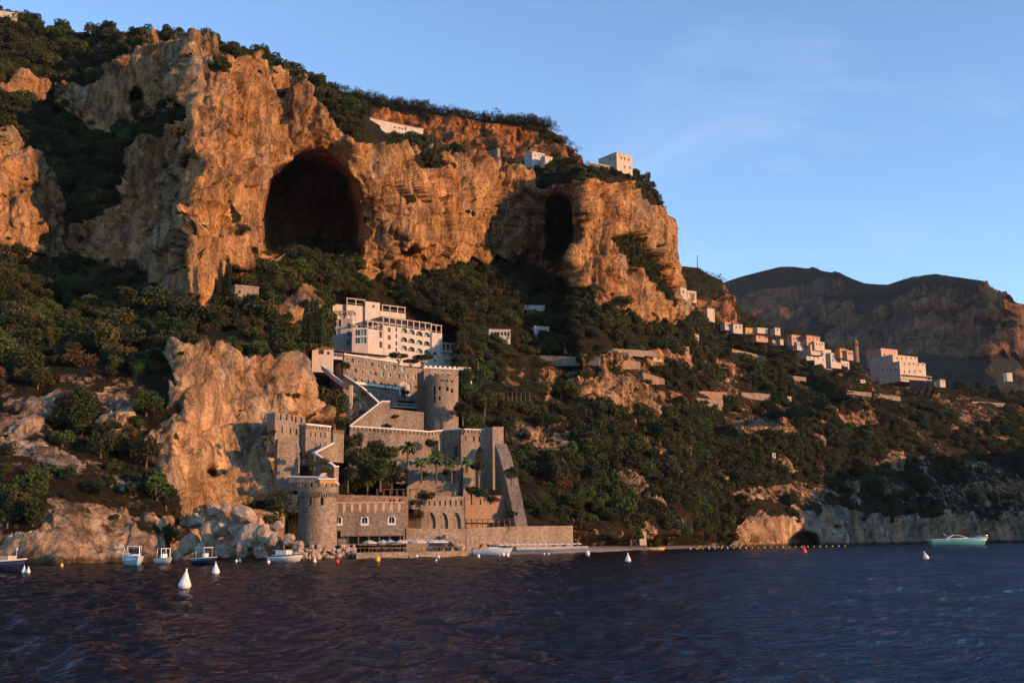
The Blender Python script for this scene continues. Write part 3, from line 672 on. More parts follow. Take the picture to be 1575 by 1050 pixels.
def stonewall(name, label, pts, yb_, cat='wall', M=None, cap=None, capM=None, D=None, th=.6, group=None, merl=0, dots=0, slits=(), holes=(), base=3.0, sw=.35, sh=1.3, hgt=None):
    """pts: photo (x, ytop, D) along the wall's top; yb_: photo y of its foot"""
    M = M or M_STONE; P0 = [W(x, y, d) for x, y, d in pts]; root = empty(name, tuple(P0[0][:2])+(float(W(pts[0][0], yb_, pts[0][2])[2]),), label, cat, group)
    mb = MB(); cb = MB(); db = MB(); has_c = has_d = False
    for i in range(len(pts)-1):
        a, b = P0[i], P0[i+1]; dx, dy = b[0]-a[0], b[1]-a[1]; L = math.hypot(dx, dy); yaw = math.degrees(math.atan2(dy, dx))
        fr = Fr(pts[i][0], pts[i][1], pts[i][2], yaw); zb = min(fr.uv(pts[i][0], yb_)[1], fr.uv(pts[i+1][0], yb_)[1])-base
        hs = []
        for q in slits:
            if pts[i][0]+.5 < q[0] < pts[i+1][0]-.5: s, z = fr.uv(*q[:2]); hs.append(rect(s, z, sw, sh))
        for q in holes:
            if pts[i][0]+.5 < q[0] < pts[i+1][0]-.5:
                s, z = fr.uv((q[0]), (q[1]+q[2])/2); sc_ = pts[i][2]/FPX; hs.append(arch(s, z, q[3]*sc_*L/max(1e-3, L*math.cos(rad(yaw))) if 0 else abs(fr.uv(q[0]+q[3]/2, q[1])[0]-fr.uv(q[0]-q[3]/2, q[1])[0]), abs(fr.uv(q[0], q[1])[1]-fr.uv(q[0], q[2])[1]), len(q) > 4 and q[4] == 'p'))
        g = .002*i
        slab(mb, fr, [(g, zb), (L-g, zb), (L-g, b[2]), (g, a[2])] if hgt is None else [(g, a[2]-hgt), (L-g, b[2]-hgt), (L-g, b[2]), (g, a[2])], hs, 0, th)
        if hs and len(holes):
            pass
        if cap:
            has_c = True; e = .15; cb.hexa([fr.w(g, -e, a[2]+.004), fr.w(L-g, -e, b[2]+.004), fr.w(L-g, th+e, b[2]+.004), fr.w(g, th+e, a[2]+.004), fr.w(g, -e, a[2]+cap), fr.w(L-g, -e, b[2]+cap), fr.w(L-g, th+e, b[2]+cap), fr.w(g, th+e, a[2]+cap)])
        if merl:
            n = max(1, int(L/merl))
            for k in range(n):
                s = (k+.25)*L/n; z = a[2]+(b[2]-a[2])*s/L; fbox(mb, fr, s, s+L/n*.5, .003, .35, z-.2, z+merl*.55)
        if dots:
            has_d = True; n = max(1, int(L/dots))
            for k in range(n):
                s = (k+.2)*L/n; z = a[2]+(b[2]-a[2])*s/L; fbox(db, fr, s, s+L/n*.45, -.30, -.003, z-dots*.75, z-.10)
    mb.build('wall', M, root)
    if has_c: cb.build('coping', capM or M_TRIM, root)
    if has_d: db.build('corbels', M, root)
    return root

# ================================================================== the white hotel
hf = Fr(541, 548, 386, 40)
hotel = empty('hotel', hf.w(0, 0, hf.O[2]), 'large white multi-storey hotel with arched balconies and roof pergolas on the cliff', 'hotel')
HS = hf.O
def blockpx(mb, fr, x0, x1, yt, yb, t0, dp, holes=(), at=None, zb=None):
    """rect block in hotel frame: photo x range, photo top y at x=at, bottom y"""
    at = x0 if at is None else at
    s0 = fr.uv(x0, yt, t0)[0]; s1 = fr.uv(x1, yt, t0)[0]; zt = fr.uv(at, yt, t0)[1]; z0 = fr.uv(at, yb, t0)[1] if zb is None else zb
    slab(mb, fr, [(s0, z0), (s1, z0), (s1, zt), (s0, zt)], holes, t0, 1.1)
    fbox(mb, fr, s0, s1, t0+1.1+.003, t0+dp, z0, zt); return s0, s1, z0, zt
def hshape(fr, x, y, t0, w_, h_, f=arch): s, z = fr.uv(x, y, t0); return f(s, z, w_, h_)
def balcony(root, fr, poly, t0):
    s0 = min(a for a, b in poly); s1 = max(a for a, b in poly); z0 = min(b for a, b in poly); z1 = max(b for a, b in poly)
    m_ = MB(); fbox(m_, fr, s0+.02, s1-.02, t0+.05, t0+.12, z0, z0+.5); o = m_.build('balcony', M_WHITE, root)
    d = MB(); fbox(d, fr, s0+.2, s1-.2, t0+.95, t0+1.0, z0+.02, z1-.35); d.build('pane', M_TEAL if random.random() < .35 else M_GLASS, root).parent = o
wl = MB(); zbase = hf.uv(541, 560)[1]
# main balcony block x 590..665
hs = []
for r_, y in enumerate((509.5, 523.0, 536.0)):
    for x, dy in ((621.5, 0), (633.0, 2.2), (645.0, 5.0), (656.5, 7.0)): hs.append(hshape(hf, x, y+dy*.9, 0, 2.85, 2.25))
for y in (507, 517, 528, 538): hs.append(hshape(hf, 609.5, y, 0, .7, 1.6, rect)); 
for y in (507, 519, 533): hs.append(hshape(hf, 598.5, y, 0, 1.3, 1.7, arch))
small = hs[12:]
a0, a1, az0, az1 = blockpx(wl, hf, 590, 664, 500, 556, 0, 13, hs)
for p in hs[:12]: balcony(hotel, hf, p, 0)
for p in small: window(hotel, hf, p, .5, M_GLASS, M_TRIM, .06, bars=False)
# right lower wings
hs2 = [hshape(hf, 669.0, 544.5, -.6, 1.9, 1.6), hshape(hf, 669, 555.5, -.6, 1.6, 1.2)]
b0, b1, bz0, bz1 = blockpx(wl, hf, 664.2, 680, 512, 568, -.6, 12, hs2, at=672)
for p in hs2: balcony(hotel, hf, p, -.6)
hs3 = [hshape(hf, 686, 546.5, -1.6, 2.6, 2.0, rect), hshape(hf, 694.5, 547.5, -1.6, 2.4, 2.0, rect), hshape(hf, 690, 556, -1.6, 3.6, 1.4, rect)]
c0, c1, cz0, cz1 = blockpx(wl, hf, 680.2, 699.5, 538, 572, -1.6, 12, hs3, at=690)
for p in hs3: window(hotel, hf, p, .5, M_TEAL, M_TRIM, .07)
# projecting bay block at the left with its round corner
hs4 = [hshape(hf, 585.5, 514.5, -3.0, 1.3, 2.2, rect), hshape(hf, 585.5, 530, -3.0, 1.3, 2.2, rect)]
d0, d1, dz0, dz1 = blockpx(wl, hf, 566, 589.5, 507, 552, -3.0, 14, hs4, at=578)
for p in hs4: window(hotel, hf, p, .5, M_GLASS, M_TRIM, .08)
lw = Fr(541, 548, 384, 8)
hs5 = [hshape(lw, 550.3, 511.5, 0, 1.5, 2.1, rect), hshape(lw, 559, 511, 0, 2.1, 2.2, rect), hshape(lw, 550.3, 523.5, 0, 1.5, 2.1, rect), hshape(lw, 559, 523, 0, 2.1, 2.2, rect)]
s1_ = lw.uv(566.3, 520)[0]; zt_ = dz1
slab(wl, lw, [(0, dz0), (s1_, dz0), (s1_, zt_), (0, zt_)], hs5, 0, .9); fbox(wl, lw, 0, s1_, .903, 8, dz0, zt_)
for i, p in enumerate(hs5): window(hotel, lw, p, .45, M_TEAL if i % 2 else M_GLASS, M_TRIM, .08)
# left wing with tall glazed arches
ll = Fr(509, 535, 392, -4)
hs6 = [hshape(ll, 536, y, 0, 1.7, 2.1) for y in (501, 513.5, 526)]+[hshape(ll, 514.5, y, 0, 1.4, 2.0, rect) for y in (498, 511)]+[hshape(ll, 522.5, 497, 0, 1.0, 2.6, rect)]
s1l = ll.uv(541.6, 520)[0]; zbl = ll.uv(520, 548)[1]; ztl = ll.uv(520, 490)[1]
slab(wl, ll, [(0, zbl), (s1l, zbl), (s1l, ztl), (0, ztl)], hs6, 0, .9); fbox(wl, ll, 0, s1l, .903, 9, zbl, ztl)
for i, p in enumerate(hs6): window(hotel, ll, p, .45, M_TEAL if i < 4 else M_GLASS, M_TRIM, .08)
# upper storeys
up = Fr(533, 492, 402, 34)
hs7 = [hshape(up, 574.5, 471, -1.0, .9, .9, rect)]
e0, e1, ez0, ez1 = blockpx(wl, up, 562, 584.5, 463.5, 500, -1.0, 7, hs7, at=566)
for p in hs7: window(hotel, up, p, .4, M_GLASS, M_TRIM, .05, bars=False)
f0, f1, fz0, fz1 = blockpx(wl, up, 533, 561.8, 469.5, 500, 0, 9, [], at=545)
g0, g1, gz0, gz1 = blockpx(wl, up, 584.8, 624, 480, 502, 0, 9, [], at=604)
h0, h1, hz0, hz1 = blockpx(wl, up, 512, 532.8, 468, 496, 1.5, 7, [], at=520)
wl.build('wall', M_WHITE, hotel)
def pergola(root, fr, s0, s1, t0, t1, z0, h, n, M=None, slope=0.0, shade=True):
    pm = MB(); q = .14
    for k in range(n+1):
        s = s0+(s1-s0)*k/n
        for t in (t0, t1): fbox(pm, fr, s-q, s+q, t-q, t+q, z0, z0+h)
    for t in (t0, t1): fbox(pm, fr, s0-.3, s1+.3, t-.12, t+.12, z0+h+.002, z0+h+.28)
    fbox(pm, fr, s0, s1, t0+.2, t0+.3, z0+.75, z0+.85)
    o = pm.build('pergola', M or M_WHITE, root)
    if shade:
        bm_ = MB(); n2 = int((s1-s0)/.9)
        for k in range(n2+1):
            s = s0+(s1-s0)*k/max(n2, 1); fbox(bm_, fr, s-.25, s+.25, t0-.3, t1+.3, z0+h+.29, z0+h+.42)
        bm_.build('shade_slats', M_PLUM, root).parent = o
    return o
pergola(hotel, hf, a0, a1, .4, 8, az1, 2.9, 8)
pergola(hotel, hf, b0, b1, .0, 7, bz1, 2.9, 2)
pergola(hotel, hf, c0, c1, -1.3, 6, cz1, 2.3, 3)
pergola(hotel, hf, d0, d1, -2.7, 5, dz1, 2.6, 3)
pergola(hotel, ll, .2, s1l-.2, .3, 6, ztl, 2.4, 4)
pergola(hotel, up, g0+1, g1-.2, .3, 6, gz1, 2.2, 3)
pergola(hotel, up, f0+.3, f1-.2, .3, 6, fz1-.02, 2.3, 2)
bw = MB(); fbox(bw, up, f0, f1, 6.1, 8.8, fz1+.004, fz1+2.2); fbox(bw, hf, a0, a1, 8.2, 12, az1+.004, az1+2.7); fbox(bw, hf, b0, b1, 7.2, 10, bz1+.004, bz1+2.7); fbox(bw, up, g0+1, g1, 6.2, 8.5, gz1+.004, gz1+2)
bw.build('rear_wall', M_CREAM, hotel)

# terrace in front of the hotel with its railing and awnings
tf = Fr(505, 549, 372, 36)
ter = empty('terrace_gallery', tf.w(0, 0, tf.O[2]), 'long white terrace with dark awnings between the white hotel and the stone facade', 'terrace')
s2 = tf.uv(662, 566)[0]; zt = tf.uv(560, 552)[1]
q = MB(); fbox(q, tf, 0, s2, 0, 9, zt-1.0, zt); q.build('floor_slab', M_WHITE, ter)
q = MB()
for k in range(40): fbox(q, tf, s2*k/40, s2*k/40+.12, .1, .22, zt+.002, zt+1.0)
fbox(q, tf, 0, s2, .08, .24, zt+1.002, zt+1.15); q.build('railing', M_WHITE, ter)
q = MB(); fbox(q, tf, s2*.12, s2*.62, 2.0, 6.0, zt+2.3, zt+2.45); q.build('awning', M_PLUM, ter)
# ================================================================== stone facade with oval windows
of_ = Fr(528, 600, 352, 36)
ov = empty('stone_annex', of_.w(0, 0, of_.O[2]), 'long pink stone annex below the hotel with rows of oval windows and a rose window', 'annex')
hol = []; gl = []
up_row = [(532.7, 552.8), (542, 554), (551, 556), (562, 559), (572, 560), (582, 562.7), (593.6, 563.8), (605.8, 565), (619.6, 567.3)]
lo_row = [(536, 568), (547, 569.6), (557, 572), (568.5, 572.6), (577.6, 575), (588, 575.7), (599, 576.5), (612.7, 578.7), (626, 579.5), (638, 580)]
for i, (x, y) in enumerate(up_row+lo_row):
    s, z = of_.uv(x, y); big = 1.15 if x > 585 else .85; big = 1.5 if i == 8 else big
    hol.append(oval(s, z, big*1.15, big*1.55)); gl.append(M_TEAL if (x > 584 or i % 3 == 0) else M_GLASS)
bal = [(546, 585.5), (555.5, 586.5), (565.5, 588), (575, 589), (585, 590.5), (596.5, 592), (607, 593.5), (644, 591)]
for x, y in bal: s, z = of_.uv(x, y); hol.append(arch(s, z+.1, 1.5, 1.9, True)); gl.append(M_GLASS)
s, z = of_.uv(623.7, 596.5); hol.append(arch(s, z, 4.6, 4.4)); gl.append(M_FAB)
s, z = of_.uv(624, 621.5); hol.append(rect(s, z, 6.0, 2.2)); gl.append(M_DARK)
se = of_.uv(664, 580)[0]; zb = of_.uv(560, 660)[1]
z_l = of_.uv(528, 545)[1]; z_m = of_.uv(612, 558)[1]; z_r = of_.uv(664, 568)[1]; sm = of_.uv(612, 560)[0]
q = MB(); slab(q, of_, [(0, zb), (se, zb), (se, z_r), (sm+.1, z_r), (sm, z_m), (0, z_l)], hol, 0, .9); fbox(q, of_, 0, se, .903, 9, zb, z_r-.3); q.build('wall', M_STONE, ov)
for i, (p, g_) in enumerate(zip(hol, gl)): window(ov, of_, p, .5, g_, M_TRIM if i % 3 != 1 else M_STONE, .055, .05, name='rose_window' if i == len(hol)-2 else 'window', bars=i < len(hol)-2)
for x, y in bal:
    s, z = of_.uv(x, y); q = MB(); fbox(q, of_, s-1.1, s+1.1, -.9, -.004, z-1.15, z-.95); fbox(q, of_, s-1.1, s+1.1, -.9, -.8, z-.948, z-.35); q.build('balcony', M_TRIM, ov)
q = MB(); s, z = of_.uv(623.7, 596.5)
for k in range(6):
    a = math.pi*k/6; fbox(q, of_, s-.06, s+.06, .15, .25, z-2.2, z+2.2) if k == 3 else q.tube([of_.w(s-2.1*math.cos(a), .2, z-1.9*math.sin(a)), of_.w(s+2.1*math.cos(a), .2, z+1.9*math.sin(a))], .07, 4)
q.build('tracery', M_STONEG, ov)
q = MB(); fbox(q, of_, -.1, sm, -.15, .3, 0, 0) if 0 else None
q.add([of_.w(0, -.12, z_l+.004), of_.w(sm, -.12, z_m+.004), of_.w(sm, 1.0, z_m+.004), of_.w(0, 1.0, z_l+.004), of_.w(0, -.12, z_l+.4), of_.w(sm, -.12, z_m+.4), of_.w(sm, 1.0, z_m+.4), of_.w(0, 1.0, z_l+.4)],
      [(3, 2, 1, 0), (4, 5, 6, 7), (0, 1, 5, 4), (1, 2, 6, 5), (2, 3, 7, 6), (3, 0, 4, 7)]); q.build('coping', M_TRIM, ov)
# terrace balcony in front of the dark opening
q = MB(); s0 = of_.uv(598, 628)[0]; s1 = of_.uv(646, 628)[0]; z = of_.uv(624, 627)[1]
fbox(q, of_, s0, s1, -3, -.004, z-.4, z)
for k in range(14): fbox(q, of_, s0+(s1-s0)*k/14, s0+(s1-s0)*k/14+.15, -3, -2.85, z+.002, z+.9)
fbox(q, of_, s0, s1, -3, -2.8, z+.902, z+1.05); q.build('terrace', M_TRIM, ov)
# ================================================================== round stone towers
def round_tower(name, label, px, yt, yb, D, rpx, M, slits, merl=14, cren=.8, taper=1.0, corb=True, base=3):
    c = W(px, (yt+yb)/2, D); zt = W(px, yt, D)[2]; zb = W(px, yb, D)[2]; r = rpx*D/FPX/math.cos(rad(10))
    root = empty(name, (c[0], c[1]+r, zb), label, 'tower'); cx_, cy_ = c[0], c[1]+r
    H = zt-zb; mb = MB(); n = 40
    # shaft with real slit openings cut into a cylinder grid
    zs = {zb-base, zb, zt-1.6}; cells = []
    for sx, sy, w_, h_ in slits:
        a = math.asin(max(-1, min(1, (sx-px)/rpx))); ang = -math.pi/2 + a; i = int(round((ang/(2*math.pi)*n))) % n; z = W(sx, sy, D)[2]
        zs |= {z-h_/2, z+h_/2}; cells.append((i, z-h_/2, z+h_/2))
    zs = sorted(zs); P_ = lambda i, z, rr_: (cx_+rr_*math.cos(2*math.pi*i/n), cy_+rr_*math.sin(2*math.pi*i/n), z)
    wins = []
    for j in range(len(zs)-1):
        for i in range(n):
            z0, z1 = zs[j], zs[j+1]; k0 = 1+(taper-1)*(1-(z0-zb)/H); k1 = 1+(taper-1)*(1-(z1-zb)/H); hole = any(i == c_[0] and c_[1]-1e-4 <= z0 and z1 <= c_[2]+1e-4 for c_ in cells)
            if hole:
                a_, b_, c2, d_ = P_(i, z0, r*k0), P_(i+1, z0, r*k0), P_(i+1, z1, r*k1), P_(i, z1, r*k1); e = [P_(i, z0, r*k0-.6), P_(i+1, z0, r*k0-.6), P_(i+1, z1, r*k1-.6), P_(i, z1, r*k1-.6)]
                mb.add([a_, b_, c2, d_]+e, [(0, 1, 5, 4), (1, 2, 6, 5), (2, 3, 7, 6), (3, 0, 4, 7)]); wins.append(e)
            else: mb.add([P_(i, z0, r*k0), P_(i+1, z0, r*k0), P_(i+1, z1, r*k1), P_(i, z1, r*k1)], [(0, 1, 2, 3)])
    mb.lathe([(r-.7, zt-1.6), (0.01, zt-1.6)], n, (cx_, cy_, 0), cap=False)
    mb.build('shaft', M, root)
    mb = MB(); e = .35 if corb else .02
    mb.lathe([(r, zt-1.59), (r+e, zt-1.2), (r+e, zt-.2), (r+e-.45, zt-.2), (r+e-.45, zt-1.5)], n, (cx_, cy_, 0), cap=False)
    for k in range(merl):
        a = 2*math.pi*(k+.5)/merl; mb.box((cx_+(r+e-.22)*math.cos(a), cy_+(r+e-.22)*math.sin(a), zt-.2+cren/2+.002), .4, 2*math.pi*r/merl*.62, cren, a)
    mb.build('parapet', M, root)
    if corb:
        q = MB()
        for k in range(merl*3):
            a = 2*math.pi*k/merl/3; q.box((cx_+(r+.32)*math.cos(a), cy_+(r+.32)*math.sin(a), zt-1.75), .3, .22, .7, a)
        q.build('corbels', M, root)
    for e in wins: q = MB(); q.add(e, [(0, 1, 2, 3)]); q.add([tuple(np.array(v)+np.array([0, .05, 0])) for v in e], [(3, 2, 1, 0)]); q.build('window', M_GLASS, root)
    return root, (cx_, cy_), r, zt
round_tower('round_tower', 'tall grey round stone tower attached to the oval-windowed annex below the hotel', 678, 576, 664, 338, 25.5, M_STONEG,
            [(666.5, 583, 0, 1.2), (676, 583, 0, 1.2), (684, 583, 0, 1.2), (692, 584, 0, 1.2), (666.5, 600, 0, 2.6), (675.5, 597, 0, 1.2), (684, 598, 0, 1.2), (666.5, 613, 0, 2.4), (675.5, 612, 0, 1.2), (692, 600, 0, 1.2)], merl=12, cren=.5, corb=False)
tb = Fr(652, 590, 347, 20)
_r = empty('square_tower', tb.w(0, 0, tb.O[2]), 'square grey stone tower block with white topped walls between rose window and round tower', 'tower')
q = MB(); hs = [rect(*tb.uv(660, 580), .6, 1.1), rect(*tb.uv(669, 575), .6, 1.1), rect(*tb.uv(680, 576), .6, 1.1), rect(*tb.uv(690, 577), .6, 1.1)]
s1 = tb.uv(704, 590)[0]; z0 = tb.uv(652, 660)[1]; z1 = tb.uv(652, 566)[1]
slab(q, tb, [(0, z0), (s1, z0), (s1, z1), (0, z1)], hs, 0, .6); fbox(q, tb, 0, s1, .603, 8, z0, z1-.6); q.build('wall', M_STONEG, _r)
for p in hs: window(_r, tb, p, .4, M_GLASS, M_TRIM, .1, bars=False)
q = MB(); fbox(q, tb, -.15, s1+.1, -.15, .5, z1+.004, z1+.35)
for k in range(7): fbox(q, tb, s1*k/7+.2, s1*k/7+1.0, -.1, .3, z1+.352, z1+.9)
q.build('parapet', M_TRIM, _r)
tw, tc, tr, tz = round_tower('round_tower', 'round crenellated stone tower on the boulders at the waterfront', 483.5, 747, 838, 226, 28.5, M_STONE,
            [(473.5, 771, 0, 1.5), (492, 770.5, 0, 1.5)], merl=18, cren=.75, taper=1.05)
q = MB(); zt = W(498, 739, 232)[2]
tr_ = empty('turret', (tc[0]+1.6, tc[1]-.2, tz-1.6), 'small square ochre turret on top of the round waterfront tower', 'turret')
q.box((tc[0]+1.6, tc[1]-.2, (tz-1.6+zt)/2), 3.1, 2.6, zt-tz+1.6, rad(22)); q.build('wall', M_OCHRE, tr_)
q = MB(); q.box((tc[0]+1.6, tc[1]-.2, zt+.14), 3.7, 3.2, .25, rad(22)); q.build('roof', M_TRIM, tr_)
# ================================================================== waterfront building
wf = Fr(511, 832, 245, 6)
wb = empty('waterfront_building', wf.w(0, 0, wf.O[2]), 'crenellated stone building with three white framed windows above the beach umbrellas', 'building')
s1 = wf.uv(623, 810)[0]; zt = wf.uv(560, 788)[1]; zb = wf.uv(560, 838)[1]
hs = [arch(*wf.uv(520.5, 799.5), 1.15, 1.35), arch(*wf.uv(561, 799.5), 1.15, 1.35), arch(*wf.uv(602.5, 799), 1.15, 1.35)]
dr = rect(wf.uv(520, 822)[0], wf.uv(520, 822)[1], 1.1, 1.6); zo = wf.uv(560, 824)[1]; op = [(wf.uv(533, 824)[0], zb+.3), (s1-.4, zb+.3), (s1-.4, zo), (wf.uv(533, 824)[0], zo)]
q = MB(); slab(q, wf, [(0, zb), (s1, zb), (s1, zt), (0, zt)], hs+[dr, op], 0, .5); fbox(q, wf, 0, s1, 5.0, 9, zb, zt-.5); fbox(q, wf, 0, s1, .503, 4.99, zo+.3, zt-.5); fbox(q, wf, 0, .4, .503, 4.99, zb, zo+.29); fbox(q, wf, s1-.4, s1, .503, 4.99, zb, zo+.29)
n = 34
for k in range(n): fbox(q, wf, s1*(k+.2)/n, s1*(k+.75)/n, .002, .35, zt-.01, zt+.42)
fbox(q, wf, 0, s1, -.08, -.004, zt-.85, zt-.7)
q.build('wall', M_STONE, wb)
for p in hs: window(wb, wf, p, .35, M_GLASS, M_TRIM, .30, .07)
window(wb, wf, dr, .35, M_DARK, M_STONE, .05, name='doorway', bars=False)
q = MB(); fbox(q, wf, wf.uv(533, 824)[0], s1, -1.6, -.01, zo-.05, zo+.12); q.build('canopy', M_PLUM, wb)
q = MB()
for k in range(6): fbox(q, wf, wf.uv(535+k*16, 824)[0], wf.uv(535+k*16, 824)[0]+.2, -1.5, -1.3, zb+.2, zo-.06)
q.build('canopy_posts', M_WOOD, wb)
q = MB(); tq = 5.5
for k in range(9): fbox(q, wf, s1*k/9+.2, s1*k/9+.75, tq, tq+.5, zt-.5, zt+2.2)
fbox(q, wf, 0, s1, tq-.3, tq+.7, zt+2.21, zt+2.45); q.build('upper_pergola', M_CREAM, wb)
# ================================================================== ramparts, retaining walls, stairs
stonewall('rampart', 'long crenellated pink stone rampart with white coping below the round tower terrace', [(538, 656, 290), (600, 660, 293), (659, 664.5, 298)], 712, cap=.35, dots=1.0, th=1.2)
stonewall('rampart', 'stone rampart bay with pointed arches and slit windows beside the sloping buttress', [(659.5, 664.5, 300), (682, 662, 304), (714, 660.5, 300), (758, 662, 303)], 735, cap=.3, dots=1.0, th=2.2,
          slits=[(707, 674), (709.5+7, 674), (729, 674.5), (737, 675), (745, 675.5), (752, 676)], holes=[(701.5, 686, 716, 10, 'p'), (738, 687, 722, 13, 'p'), (751.5, 690, 722, 9, 'p')], sw=.4, sh=1.4)
_w = stonewall('corner_turret', 'square stone corner turret at the right end of the arched rampart', [(757.5, 656, 300), (774.5, 656, 303)], 735, M=M_STONE, th=5, merl=0, cat='turret')
stonewall('buttress_pier', 'stone pier standing between the two arched openings of the rampart', [(709, 668, 297), (715.5, 668, 297.5)], 740, M=M_STONE, th=2.4, cat='pier')
# sloping buttress: a thick raking wall running down towards the sea
def raking(name, label, pts, yb_, M, wid, cat, capM=None, cap=.3):
    """pts: photo (x, y, D) of the left edge of its top, wid in metres"""
    A = [W(*p) for p in pts]; root = empty(name, tuple(W(pts[-1][0], yb_, pts[-1][2])), label, cat); mb = MB()
    for a, b in zip(A[:-1], A[1:]):
        zb = -1.0
        mb.hexa([(a[0], a[1], a[2]-22), (b[0], b[1], b[2]-8), (b[0]+wid, b[1], b[2]-8), (a[0]+wid, a[1], a[2]-22), tuple(a), tuple(b), (b[0]+wid, b[1], b[2]), (a[0]+wid, a[1], a[2])])
    mb.build('wall', M, root)
    if capM:
        c = MB()
        for a, b in zip(A[:-1], A[1:]): c.hexa([(a[0]-.15, a[1], a[2]+.01), (b[0]-.15, b[1], b[2]+.01), (b[0]+wid+.15, b[1], b[2]+.01), (a[0]+wid+.15, a[1], a[2]+.01), (a[0]-.15, a[1], a[2]+cap), (b[0]-.15, b[1], b[2]+cap), (b[0]+wid+.15, b[1], b[2]+cap), (a[0]+wid+.15, a[1], a[2]+cap)])
        c.build('coping', capM, root)
    return root
raking('sloping_buttress', 'long raking grey stone buttress running down from the corner turret to the sea wall', [(761, 682, 298), (768, 700, 295), (779, 740, 291), (793, 808, 286)], 812, M_STONEG, 3.0, 'buttress')
stonewall('stair_wall', 'stone wall whose white coping climbs to the terrace left of the rose window', [(539, 655, 306), (587, 618, 312), (600, 618, 313)], 662, cap=.35, th=.8, group='white capped stair walls')
stonewall('retaining_wall', 'stone retaining wall with planting between rose window terrace and rampart', [(600, 628, 318), (652, 634, 322)], 664, th=.8)
stonewall('stair_wall', 'stone stair wall with white coping running down under the annex toward the cliff', [(528, 577, 330), (556, 596, 328), (581, 619, 324)], 640, cap=.3, th=.7, hgt=3.0, group='white capped stair walls', M=M_STONE)
stonewall('stair_wall', 'pale stair parapet descending the cliff edge left of the stone annex', [(494, 562, 334), (512, 578, 332), (534, 594, 330)], 612, cap=.3, th=.7, hgt=1.2, group='white capped stair walls', M=M_CREAM)
stonewall('buttress_pier', 'thin pale pier standing left of the stair wall under the annex', [(537.5, 592, 315), (542, 592, 315)], 622, M=M_CREAM, th=1.2, cat='pier')
# old fort against the cliff
stonewall('fort_wall', 'tall pink stone fort wall with two rows of slit windows against the lit cliff', [(423, 634, 252), (470, 640, 258)], 675, th=3, slits=[(432, 641), (441, 641.5), (449, 643), (455, 645), (463.5, 646), (434, 661), (447, 662.5), (456, 664)], sw=.4, sh=1.3, M=M_STONE, dots=0)
stonewall('fort_wall', 'lower stone fort wall with white coping and corbels right of the tall fort wall', [(470.5, 653, 256), (509, 657, 262)], 695, th=3, cap=.35, dots=.9, slits=[(478, 668), (485.5, 668), (493, 668.5), (500, 669), (486, 684), (493, 685), (501, 685)], sw=.3, sh=1.1)
stonewall('fort_wall', 'small stone wall link with corbels between fort stair and long rampart', [(513, 661, 262), (529, 662, 266)], 690, th=2, dots=.9, M=M_STONE)
stonewall('retaining_wall', 'rough stone retaining wall under the tall fort wall', [(427, 675, 248), (455, 676, 250), (459, 690, 250)], 733, th=2, M=M_STONE)
stonewall('stair_wall', 'upper zigzag stair wall with thin white coping right of the fort', [(484.5, 697, 251), (513, 682, 258)], 712, cap=.28, th=.5, group='white capped stair walls')
stonewall('stair_wall', 'middle zigzag stair wall with thin white coping right of the fort', [(485, 698.5, 248), (514, 717.5, 245)], 730, cap=.28, th=.5, group='white capped stair walls')
stonewall('stair_wall', 'lowest zigzag stair wall with curved white coping above the waterfront tower', [(496, 733, 242), (504, 722, 246), (512, 718, 250), (521, 718, 251)], 745, cap=.28, th=.5, group='white capped stair walls', M=M_STONEG)
stonewall('parapet_wall', 'low wall with bright white coping running behind the waterfront tower turret', [(444, 733.5, 243), (497, 735, 241), (508, 738, 240), (518, 745.5, 239)], 756, cap=.35, th=.6, hgt=1.1)
stonewall('retaining_wall', 'pinkish low wall at the left of the waterfront tower', [(437, 760, 236), (456, 760, 236)], 786, th=1.0, M=M_PINK, base=.2)
# middle crenellated walls
stonewall('retaining_wall', 'ivy topped stone wall behind the pergola of the waterfront building', [(513, 760, 257), (628, 763, 261)], 800, th=1.2, M=M_BRICKR, slits=[(600, 771), (615, 771), (606, 771)], sw=.4, sh=1.2)
stonewall('arcade_wall', 'stone wall with slits and three tall pointed blind arches above the sea wall', [(647, 762, 270), (714.5, 763, 274)], 815, th=.5, slits=[(652+k*8.2, 773) for k in range(8)], sw=.4, sh=1.3, holes=[(663, 788, 813, 14, 'p'), (682.5, 788, 813, 14, 'p'), (702, 788, 813, 14, 'p')], M=M_STONEG)
stonewall('backing_wall', 'pale stone infill seen through the three pointed arches', [(650, 787, 270.75), (712, 787, 274.6)], 815, th=.4, M=M_STONE, base=2)
stonewall('retaining_wall', 'weathered stone wall with slit openings right of the pointed arches', [(715.5, 763, 284), (784, 761, 292)], 797, th=1.2, slits=[(725, 772), (739, 772), (777, 774)], sw=.4, sh=1.3, M=M_BRICKR, base=1)
stonewall('backing_wall', 'shaded wall behind the low pergola right of the pointed arches', [(716, 799, 286), (800, 799, 296)], 812, th=.4, M=M_BRICKR, base=2)
stonewall('sea_wall', 'long plain stone sea wall behind the row of beach loungers', [(717.5, 812, 268), (795, 809, 281), (881, 808, 300)], 838, th=2, base=2.5)
stonewall('sea_wall', 'shorter stone sea wall behind the white beach umbrellas', [(625, 812, 257), (716.5, 813, 265)], 838, th=2, base=2.5)
stonewall('garden_wall', 'pale stone garden wall beneath the palms', [(627, 710, 291), (712, 715, 293)], 740, th=.8, M=M_STONE)
stonewall('garden_wall', 'short upright stone pier of the palm garden', [(610, 709, 277), (625, 710, 278)], 724, th=2.5, M=M_STONE)
stonewall('garden_wall', 'lower stone garden wall with rounded top above the arcade', [(626, 748, 286), (640, 740, 287), (662, 738, 288), (705, 742, 289)], 764, th=.7, M=M_STONEG)
stonewall('garden_wall', 'grey rendered panel wall under the arched rampart', [(712.5, 718, 288), (731, 718, 289)], 752, th=3, M=M_STONEG)
